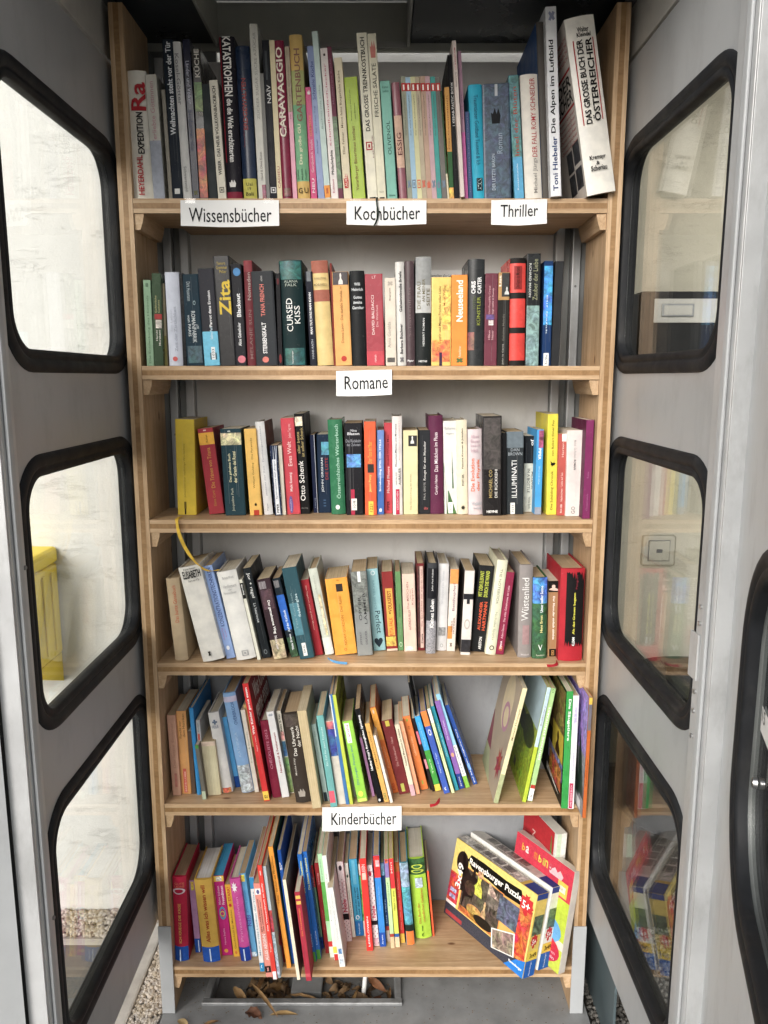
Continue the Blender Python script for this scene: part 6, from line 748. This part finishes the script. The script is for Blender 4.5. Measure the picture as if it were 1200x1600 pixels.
# ------------------------------------------------------------------ paper signs taped to the shelf edges
def sign(txt,label,x0,x1,zt,zb,tx0,tx1,t0,t1,y,curl,tilt=0):
    root=empty('paper_sign',((x0+x1)/2,y,(zt+zb)/2)); tag(root,label,'sign','paper shelf signs'); w=(x1-x0)/2; h=(zt-zb)/2; nx_,nz=12,5
    def P(a,b_,o=0):
        d_=(1-b_)**2*curl*(.6+.4*math.cos(a*7))+.0012*math.sin(a*9+b_*3); return ((a*2-1)*w,-abs(d_)-.0005-o,(b_*2-1)*h+(a-.5)*tilt-.0016*(1-b_)*math.cos((a-.5)*3.1))
    V=[P(i/nx_,j/nz) for j in range(nz+1) for i in range(nx_+1)]; n=len(V); F=[(j*(nx_+1)+i,j*(nx_+1)+i+1,(j+1)*(nx_+1)+i+1,(j+1)*(nx_+1)+i) for j in range(nz) for i in range(nx_)]
    V2=V+[(a,b_+.0002,c) for a,b_,c in V]; F2=F+[tuple(k+n for k in q[::-1]) for q in F]
    link('paper',mesh('paper',V2,F2,True),M['paper'],root)
    vv,ff=glyphs(txt,0); me=mesh('lettering',[P((tx0+(tx1-tx0)*a-x0)/(x1-x0),(t0+(t1-t0)*b_-zb)/(zt-zb),.0009) for a,b_ in vv],ff); link('lettering',me,M['ink'],root,'1e1f22')
    tp=[(-w*.9,-w*.9+.02),(w*.9-.02,w*.9)]
    for a,b_ in tp: link('tape',mesh('tape',*box(a,b_,-.0016,-.0014,h-.006,h+.003)),M['clear_film'],root)
sign('Wissensbücher','white paper sign reading Wissensbücher on the top shelf edge',-.3670,-.1765,1.797,1.749,-.351,-.191,1.757,1.783,-.0025,.004)
sign('Kochbücher','white paper sign reading Kochbücher with a ribbon hanging over it',-.046,.1088,1.796,1.752,-.030,.0968,1.761,1.786,-.0025,.003,.001)
sign('Thriller','small white paper sign reading Thriller on the top shelf edge',.2343,.3422,1.798,1.752,.2525,.325,1.767,1.789,-.0025,.005,.002)
sign('Romane','white paper sign reading Romane on the second shelf edge',-.0692,.0425,1.4735,1.424,-.0525,.0345,1.437,1.463,-.0025,.003,.003)
sign('Kinderbücher','creased white paper sign reading Kinderbücher on the fifth shelf edge',-.110,.0655,.5235,.4685,-.090,.0545,.482,.510,-.0025,.005,.003)
# printed notice standing behind the second-shelf books
nr=empty('printed_notice',(.13,.205,1.4826)); tag(nr,'white printed sheet standing behind the books on the second shelf','notice')
link('sheet',mesh('sheet',*box(-.075,.075,0,.0006,0,.212)),M['paper'],nr)
for k in range(5):
    vv,ff=glyphs('Bitte Bücher ordentlich einstellen und andere Leser achten' if k%2 else 'Dieser Schrank lebt vom Mitmachen aller Leserinnen',0)
    link('lettering',mesh('lettering',[(-.068+.136*a,-.0004,.197-.012*k+.006*b_) for a,b_ in vv],ff),M['ink'],nr,'55565a')
# ------------------------------------------------------------------ puzzle boxes and games on the bottom shelf
def boxed(name,label,cat,loc,yaw,lean,T,H,W,col,mat='cover'):
    root=empty(name,(loc[0],loc[1],loc[2]+(T*math.sin(lean) if lean>0 else 0)+.0008)); root.rotation_mode='XYZ'; root.rotation_euler=(0,lean,yaw); tag(root,label,cat)
    v,f=box(0,T,0,W,0,H); link('box',bev(mesh('box',v,f),.001),M[mat],root,col); return root
def on_left(root,T,H,W):
    return lambda a,b_,o=0:(-.0004-o,W*(1-a),b_*H)
def on_front(root,T,H,W):
    return lambda a,b_,o=0:(T*a,-.0004-o,b_*H)
def on_top(root,T,H,W):
    return lambda a,b_,o=0:(T*b_,W*(1-a),H+.0004+o)
def mkart(root,fn):
    rnd=random.Random(5)
    def A(nm,a0,a1,b0,b1,c,mat='ink',o=.0002,sh='band',pts=None):
        vv,ff=(pts,[tuple(range(len(pts)))]) if pts else shape(sh,rnd); add_flat(nm,vv,ff,lambda a,b_:fn(a0+(a1-a0)*a,b0+(b1-b0)*b_,o),M[mat],root,c)
    def T(s_,a0,a1,b0,b1,c,bold=1,o=.0008,rot=0):
        vv,ff=glyphs(s_,bold)
        if rot: vv=[(1-b_,a) for a,b_ in vv]
        add_flat('lettering',vv,ff,lambda a,b_:fn(a0+(a1-a0)*a,b0+(b1-b0)*b_,o),M['ink'],root,c)
    return A,T
JIG=[(.1,.25),(.38,.25),(.34,.1),(.5,.0),(.66,.1),(.62,.25),(.9,.25),(.9,.42),(1,.5),(.9,.6),(.9,.85),(.62,.85),(.66,1),(.5,.93),(.34,1),(.38,.85),(.1,.85),(.1,.6),(0,.5),(.1,.42)]
YAW=math.atan2(.161,.222)
def puzzle(label,loc,lean,base,main):
    T_,H_,W_=.036,.195,.272; r=boxed('puzzle_box',label,'puzzle',loc,YAW,lean,T_,H_,W_,base)
    A,T=mkart(r,on_left(r,T_,H_,W_))
    if main:
        A('yellow_panel',0,1,.0,1,'dcc868'); A('orange_panel',.84,.985,.14,.78,'c8602c','picture',.0003); A('orange_panel',.6,.97,.2,.85,'dca850','cover',.00025)
        A('flame_print',.84,.99,.2,.66,'c2401c','picture',.0004,'leaf'); A('black_banner',.18,.86,.74,.93,'15130f','ink',.0004,pts=[(0,.5),(.05,.95),(.3,1),(.7,.92),(.96,1),(1,.6),(.97,.1),(.7,0),(.4,.18),(.1,.1)])
        T('Ravensburger Puzzle',.21,.85,.785,.885,'f2eee4',1,.0016)
        A('dark_strip',0,.97,0,.16,'3a3c48','speckle',.0003); A('red_strip',.02,.24,.02,.07,'a83a3c','ink',.0005)
        A('white_edge',.0,.13,.16,.2,'e8e6e0','ink',.0004); A('red_panel',0,.14,.2,.58,'b83a2c','picture',.0004); T('3x49',.08,.15,.42,.74,'f4f0e8',1,.0012,1); A('sample_picture',.03,.11,.33,.38,'8a90b0','photo',.0006); A('sample_picture',.03,.11,.25,.3,'8a90b0','photo',.0006)
        A('main_picture_frame',.16,.66,.17,.75,'e08a3c','ink',.0005); A('main_picture',.17,.65,.18,.74,'4d453a','photo',.0006); A('yellow_print',.26,.46,.22,.36,'b08a44','picture',.0007,'oval'); A('dark_horse_print',.12,.36,.2,.96,'1a1614','picture',.0009,'bird'); A('dark_horse_print',.05,.2,.62,.9,'1c1715','picture',.0009,'oval'); A('grey_horse_print',.46,.64,.4,.72,'6a6258','picture',.0009,'bird'); A('dark_print',.36,.6,.18,.3,'17130f','picture',.0008,'oval')
        A('rider_print',.3,.42,.5,.8,'c8c43c','picture',.0010,'figure'); A('skin_print',.33,.4,.72,.82,'b08060','picture',.0011,'disc'); A('rider_print',.44,.5,.3,.5,'b8906a','picture',.0010,'figure')
        A('saddle_print',.2,.33,.44,.62,'3a2c22','photo',.0011,'oval'); A('mane_print',.48,.62,.62,.76,'a89a80','photo',.0011,'leaf'); A('ground_print',.18,.64,.18,.25,'b86a2c','picture',.0007)
        A('second_picture',.62,.85,.42,.72,'4f5668','photo',.0010); A('picture_border',.585,.875,.055,.41,'e8e6e0','ink',.0010,pts=[(.12,0),(1,.25),(.9,1),(.0,.62)]); A('third_picture',.6,.86,.07,.39,'8a7a6a','photo',.0012,pts=[(.12,0),(1,.25),(.9,1),(.0,.62)])
        A('jigsaw_mark',.83,.99,.68,.93,'c4262c','ink',.0010,pts=JIG); T('5+',.865,.95,.755,.85,'f4ece8',1,.0016)
        A('blue_corner',.78,1,0,.2,'1f7ad0','ink',.0012,pts=[(0,0),(1,0),(1,1),(.55,.75)]); T('Ravensburger',.83,.98,.06,.1,'f0f4f8',1,.0016)
    else: A('white_panel',0,1,0,1,'dcdcd8')
    A,T=mkart(r,on_front(r,T_,H_,W_))
    A('yellow_end',.04,.98,.2,.98,'dcc05c' if main else 'dfe2d8'); A('end_picture',.08,.95,.5,.74,'4f5f4a','photo',.0004); A('jigsaw_mark',.1,.75,.34,.52,'c4262c','ink',.0006,pts=JIG); T('5+',.25,.6,.39,.46,'f4ece8',1,.0010); A('yellow_foot',.04,.98,.2,.32,'e8c83a','ink',.0003); T('3x49',.25,.85,.23,.29,'4a3a10'); A('blue_end',.0,1,.0,.2,'1f62b8','ink',.0005); T('Ravensburger',.42,.58,.02,.19,'e8f0f8',0,.0008,1); A('blue_edge',.0,1,.93,1,'2a3f8a','ink',.0005)
    A,T=mkart(r,on_top(r,T_,H_,W_))
    A('grey_top',.0,.8,.03,.97,'c4c2ba','picture' if main else 'ink'); A('blue_top',.84,1,.02,.98,'27408c','ink',.0003)
    for k in range(4): A('top_picture',.16+.13*k,.27+.13*k,.3,.9,'6a6660','photo',.0004)
    T('Puzzle der Pferde',.3,.72,.06,.22,'4a4a48',0)
    return r
LN=R(12)
puzzle('yellow and black puzzle box with horse pictures jutting over the bottom shelf',(.338,-.045,.120),LN,'d8b848',True)
puzzle('white puzzle box standing right behind the yellow and black one',(.3765,-.020,.120),LN,'dcdcd8',False)
# flat wrapped toddler game leaning against the side
GT,GH,GW=.02,.245,.19
gr=boxed('boxed_game','shrink-wrapped toddler game with red top and lime green body','game',(.4225,-.028,.120),R(32),R(9),GT,GH,GW,'d8cfc4')
A,T=mkart(gr,on_left(gr,GT,GH,GW))
A('red_panel',0,1,.68,1,'cf3048'); A('lime_panel',0,1,.3,.68,'b8cc24','ink',.0003); A('blue_panel',.2,.95,.2,.5,'5fa8dc','ink',.0004,'oval'); A('lime_panel',.3,1,0,.22,'c4d030','ink',.0003); A('pink_seal',.35,.97,.03,.3,'c8203c','ink',.0006,'oval')
for s_,a,c in(('b',.12,'e8b02c'),('a',.19,'e8e0d8'),('m',.34,'d87a2c'),('b',.42,'d8cc3c'),('i',.49,'c8a03c'),('n',.53,'e8c040'),('o',.6,'cc4a5a')): T(s_,a,a+.055,.86,.93,c)
A('grey_logo',.6,.85,.84,.92,'dcb8bc','ink',.0005,'emblem'); A('yellow_sticker',.78,.94,.7,.84,'ecc23c','ink',.0005); A('white_print',.81,.91,.74,.8,'f0e8c8','picture',.0007); T('NEU',.5,.72,.2,.25,'f4dce0'); T('mit vielen Tieren',.45,.9,.14,.17,'e8b0b8',0); T('zum Puzzeln',.45,.9,.09,.12,'e8b0b8',1)
link('film_wrap',mesh('film_wrap',*box(-.004,GT+.004,-.004,GW+.003,-.0005,GH+.004)),M['clear_film'],gr)
# red activity books leaning at the back right
BT,BH,BW=.028,.3,.15
rb=boxed('activity_book','red activity book standing at the back right of the bottom shelf','book',(.41,.045,.120),R(18),R(3),BT,BH,BW,'d8d8d0')
A,T=mkart(rb,on_left(rb,BT,BH,BW)); A('red_cover',0,.95,0,1,'b4202a'); A('green_edge',.86,1,.35,.95,'3f8a3c','ink',.0003,'leaf'); T('LESEN',.3,.4,.6,.85,'d8a8a0',1,.0008,1); T('lernen',.42,.48,.62,.8,'d8a8a0',0,.0008,1)
A,T=mkart(rb,on_front(rb,BT,BH,BW)); A('green_spine',.1,.45,0,1,'c8dcc0'); A('white_spine',.5,.95,0,1,'e4e4e0'); 
# ------------------------------------------------------------------ fallen leaves, hose
def leaf(label,loc,rz,L,Wd,col,curl,tilt,seed,crumple=0):
    rnd=random.Random(seed); V=[];F=[];n=10
    for i in range(n+1):
        t=i/n; wv=Wd*math.sin(math.pi*min(1,max(0,t)))**.8*(1-.35*t)+.0004; zc=curl*.55*math.sin(t*3.0)*L+rnd.uniform(-1,1)*crumple
        for k in(-1,-.5,0,.5,1): V.append(((t-.5)*L,k*wv/2+.06*L*math.sin(t*4)*curl,zc+abs(k)*wv*.18+rnd.uniform(-1,1)*crumple))
        if i:
            for k in range(4): q=i*5+k; F.append((q-5,q-4,q+1,q))
    m_=len(V); V+=[(a,b_,c-.0004) for a,b_,c in V]; F+=[tuple(a+m_ for a in q[::-1]) for q in F]
    o=link('dry_leaf',mesh('dry_leaf',V,F,True),M['dry_leaf'],None,col); o.location=loc; o.rotation_euler=(R(tilt),R(rnd.uniform(-8,8)),R(rz)); return tag(o,label,'leaf','fallen leaves')
leaf('long tan willow leaf lying across the tray rim',(-.255,.018,.018),-52,.13,.011,'9a7a50',.06,8,1)
leaf('pale ochre leaf tip curling on the floor before the tray',(-.205,-.012,.005),8,.065,.014,'a88a58',.12,5,2)
leaf('crumpled reddish brown leaf on the floor in front of the tray',(-.275,-.014,.006),-20,.045,.032,'6b4734',.1,0,3,.0035)
leaf('yellow leaf on the floor beside the left bookcase foot',(-.432,-.036,.004),-40,.042,.02,'b8a070',.06,0,4)
leaf('small orange leaf scrap near the left bookcase foot',(-.37,-.036,.004),15,.04,.012,'8a6a44',.1,0,5)
TL=[('broad tan leaf sticking up at the left of the tray',-.315,.05,-.01,-50,.1,.035,'9c7c50',20),('ochre leaf folded in the left of the tray',-.26,.055,-.03,70,.09,.05,'7a5a28',30),('long beige leaf along the tray front',-.235,.045,-.018,-12,.1,.014,'a8865a',15),('straight tan leaf leaning against the grey block',-.165,.055,-.014,-18,.11,.012,'b08c5c',10),('short tan leaf in the middle of the tray',-.15,.045,-.03,5,.07,.014,'a07c4c',12),('brown upright leaf under the shelf edge',-.275,.085,-.0,80,.1,.022,'9a7040',40),('dark curled leaf at the left tray wall',-.22,.07,-.045,30,.08,.05,'5f3d1c',10),('tan leaf near the white hose',-.045,.06,-.02,75,.07,.014,'a5824f',25),('reddish leaf right of the hose',.005,.06,-.035,60,.07,.04,'7a4628',30),('pale round leaf in the right tray corner',.02,.05,-.03,20,.05,.035,'a88458',10),('narrow leaf standing at the right tray wall',.038,.06,-.02,85,.08,.016,'9c7444',30),('dark leaf litter piece left of the hose',-.08,.06,-.05,-30,.07,.04,'4f3218',10),('golden leaf at the back of the tray',-.24,.1,-.03,20,.09,.04,'7c5c2c',30),('brown leaf at the back right of the tray',.01,.1,-.02,-40,.08,.035,'8a5a34',35)]
for i,(l,x,y,z,rz,L,wd,c,t_) in enumerate(TL): leaf(l,(x,y,z+.006),rz,L*.75,wd*.62,c,.1,t_,20+i,.0015)
rl=random.Random(11); LV=[];LF=[]
for i in range(300):
    x=rl.choice([rl.uniform(-.3,-.205),rl.uniform(-.3,-.205),rl.uniform(-.118,.042)]); y=rl.uniform(.042,.13); L=rl.uniform(.014,.042); wd=rl.uniform(.006,.02); cu=rl.uniform(-.012,.018)
    mw=Matrix.Translation((x,y,-.066+rl.random()*.045))@Euler((rl.uniform(-.6,.6),rl.uniform(-.5,.5),rl.uniform(0,6.28))).to_matrix().to_4x4(); b0=len(LV)
    for k in range(6):
        t=k/5; hw=wd*.5*math.sin(math.pi*(.06+.88*t))
        for q in(-1,0,1): LV.append(mw@Vector(((t-.5)*L,q*hw,cu*math.sin(t*3)+abs(q)*hw*.5+rl.uniform(-.0012,.0012))))
        if k:
            for q in(0,1): e=b0+k*3+q; LF.append((e-3,e-2,e+1,e))
o=link('leaf_litter',mesh('leaf_litter',LV,LF,True),M['leaf_litter']); tag(o,'broken brown leaf litter filling the floor tray','leaf litter',kind='stuff')
def tube(pts,r,k=10):
    P=[Vector(p) for p in pts]; V=[];F=[]
    for i,p_ in enumerate(P):
        d_=(P[min(i+1,len(P)-1)]-P[max(i-1,0)]).normalized(); a=d_.cross(Vector((0,1,.2))).normalized(); b_=d_.cross(a)
        for j in range(k): an=2*math.pi*j/k; V.append(p_+a*r*math.cos(an)+b_*r*math.sin(an))
        if i: F+=[((i-1)*k+j,(i-1)*k+(j+1)%k,i*k+(j+1)%k,i*k+j) for j in range(k)]
    F+=[tuple(range(k))[::-1],tuple(range((len(P)-1)*k,len(P)*k))]
    return V,F
o=link('hose',mesh('hose',*tube([(-.03+.012*math.sin(t*1.6),.075+.01*t,-.07+.13*t) for t in [i/10 for i in range(11)]],.0055),True),M['hose_white']); tag(o,'white flexible hose rising out of the floor tray','hose')
# grit and leaf crumbs on the floor plate
rc=random.Random(23); GV=[];GF=[]
for i in range(420):
    x,y=(rc.uniform(-.45,.46),rc.uniform(-.09,.016)) if rc.random()<.45 else (rc.choice([rc.uniform(-.455,-.40),rc.uniform(.08,.455)]),rc.uniform(0,.22))
    r=rc.uniform(.0006,.0022); b0=len(GV); a=rc.random()*6.28; h=rc.uniform(.0004,.0015)
    GV+=[(x+r*math.cos(a+k*2.1)*rc.uniform(.6,1.4),y+r*math.sin(a+k*2.1),.0002) for k in range(3)]+[(x,y,h)]
    GF+=[(b0,b0+1,b0+3),(b0+1,b0+2,b0+3),(b0+2,b0,b0+3)]
o=link('floor_grit',mesh('floor_grit',GV,GF),M['leaf_litter']); tag(o,'scattered grit and leaf crumbs on the booth floor','grit',kind='stuff')
# ------------------------------------------------------------------ outside things seen through the panes
pb=empty('post_box',(-1.085,.363,.69)); tag(pb,'yellow wall-mounted post box seen through the left middle pane','post box')
V,F=box(0,.27,-.17,0,.06,.3); bm_=bev(mesh('body',V,F),.01,3); link('body',bm_,M['post_yellow'],pb)
vv=[(0,-.17,.06),(.27,-.17,.06),(.27,0,.0),(0,0,.0),(0,-.17,.062),(.27,-.17,.062),(.27,0,.062),(0,0,.062)]; 
link('sloping_base',mesh('sloping_base',[(.004,-.166,.05),(.266,-.166,.05),(.266,-.002,-.02),(.004,-.002,-.02),(.004,-.166,.0595),(.266,-.166,.0595),(.266,-.002,.0595),(.004,-.002,.0595)],[(3,2,1,0),(4,5,6,7),(0,1,5,4),(1,2,6,5),(2,3,7,6),(3,0,4,7)]),M['post_yellow'],pb)
V,F=box(-.004,.274,-.178,0,.302,.345); link('lid',bev(mesh('lid',V,F),.014,3),M['post_yellow'],pb)
for yy in(-.14,-.09,-.04): link('rib',bev(mesh('rib',*box(.2702,.2745,yy-.008,yy+.008,.08,.285)),.0018),M['post_yellow'],pb)
link('time_plate',mesh('time_plate',*box(.06,.21,-.1718,-.1703,.1,.19)),M['plate_white'],pb)
link('flap',bev(mesh('flap',*box(.03,.24,-.176,-.1705,.22,.27)),.002),M['post_yellow'],pb); link('slot_shadow_gap',mesh('slot',*box(.0,.27,-.1715,-.1702,.294,.3)),M['seal_black'],pb)
mb=empty('letterbox',(.905,1.249,1.44)); tag(mb,'dark grey letterbox with white slot plate on the porch wall','letterbox')
link('body',bev(mesh('body',*box(0,.42,-.1,-.001,0,.31)),.006),M['mailbox_dark'],mb); link('slot_plate',bev(mesh('slot_plate',*box(.045,.39,-.106,-.1005,.205,.285)),.002),M['plate_white'],mb)
link('slot_frame',bev(mesh('slot_frame',*box(.07,.18,-.11,-.1065,.225,.268)),.003),M['aluminium'],mb); link('slot_flap',bev(mesh('slot_flap',*box(.077,.173,-.1115,-.1102,.231,.262)),.0005),M['plate_white'],mb); link('side_rail',bev(mesh('side_rail',*box(-.022,-.002,-.09,-.001,.0,.3)),.002),M['mailbox_dark'],mb)
sw=empty('light_switch',(1.05,1.249,.825)); tag(sw,'cream bell switch with square rocker on the porch wall','switch')
link('frame',bev(mesh('frame',*box(-.062,.062,-.014,-.001,-.058,.058)),.012,4),M['switch_cream'],sw); link('rocker_gap',bev(mesh('rocker_gap',*box(-.041,.041,-.0156,-.0145,-.04,.04)),.0004),M['alu_dark'],sw); link('rocker',bev(mesh('rocker',*box(-.038,.038,-.02,-.0157,-.037,.037)),.003),M['switch_cream'],sw); link('pilot_lamp',bev(mesh('pilot_lamp',*box(-.011,.011,-.0215,-.0201,-.007,.007)),.0006),M['pot_dark'],sw)
def lathe(prof,k=40):
    V=[];F=[]
    for i,(r,z) in enumerate(prof):
        for j in range(k): a=2*math.pi*j/k; V.append((r*math.cos(a),r*math.sin(a),z))
        if i: F+=[((i-1)*k+j,(i-1)*k+(j+1)%k,i*k+(j+1)%k,i*k+j) for j in range(k)]
    F+=[tuple(range(k))[::-1],tuple(range((len(prof)-1)*k,len(prof)*k))]; return V,F
tb=empty('round_plinth',(1.12,.93,-.03)); tag(tb,'dark round stone plinth on the ground outside the right panes','plinth')
link('drum',mesh('drum',*lathe([(.27,0),(.275,.03),(.265,.4),(.26,.42)]),True),M['pot_dark'],tb); link('top_slab',mesh('top_slab',*lathe([(.268,.4215),(.28,.426),(.28,.45),(.274,.455)]),False),M['mailbox_dark'],tb)
for i,(x,y,r,h,l) in enumerate(((1.0,.84,.045,.11,'left dark flowerpot on the round plinth'),(1.1,.86,.05,.12,'right dark flowerpot on the round plinth'))):
    pt=empty('flowerpot',(x,y,.426)); tag(pt,l,'flowerpot','flowerpots on the plinth'); link('pot',mesh('pot',*lathe([(r*.75,0),(r*.95,h*.75),(r*.96,h*.78)],24),True),M['pot_dark'],pt); link('rim',mesh('rim',*lathe([(r*1.05,h*.785),(r*1.1,h*.8),(r*1.1,h),(r*.98,h)],24)),M['mailbox_dark'],pt)
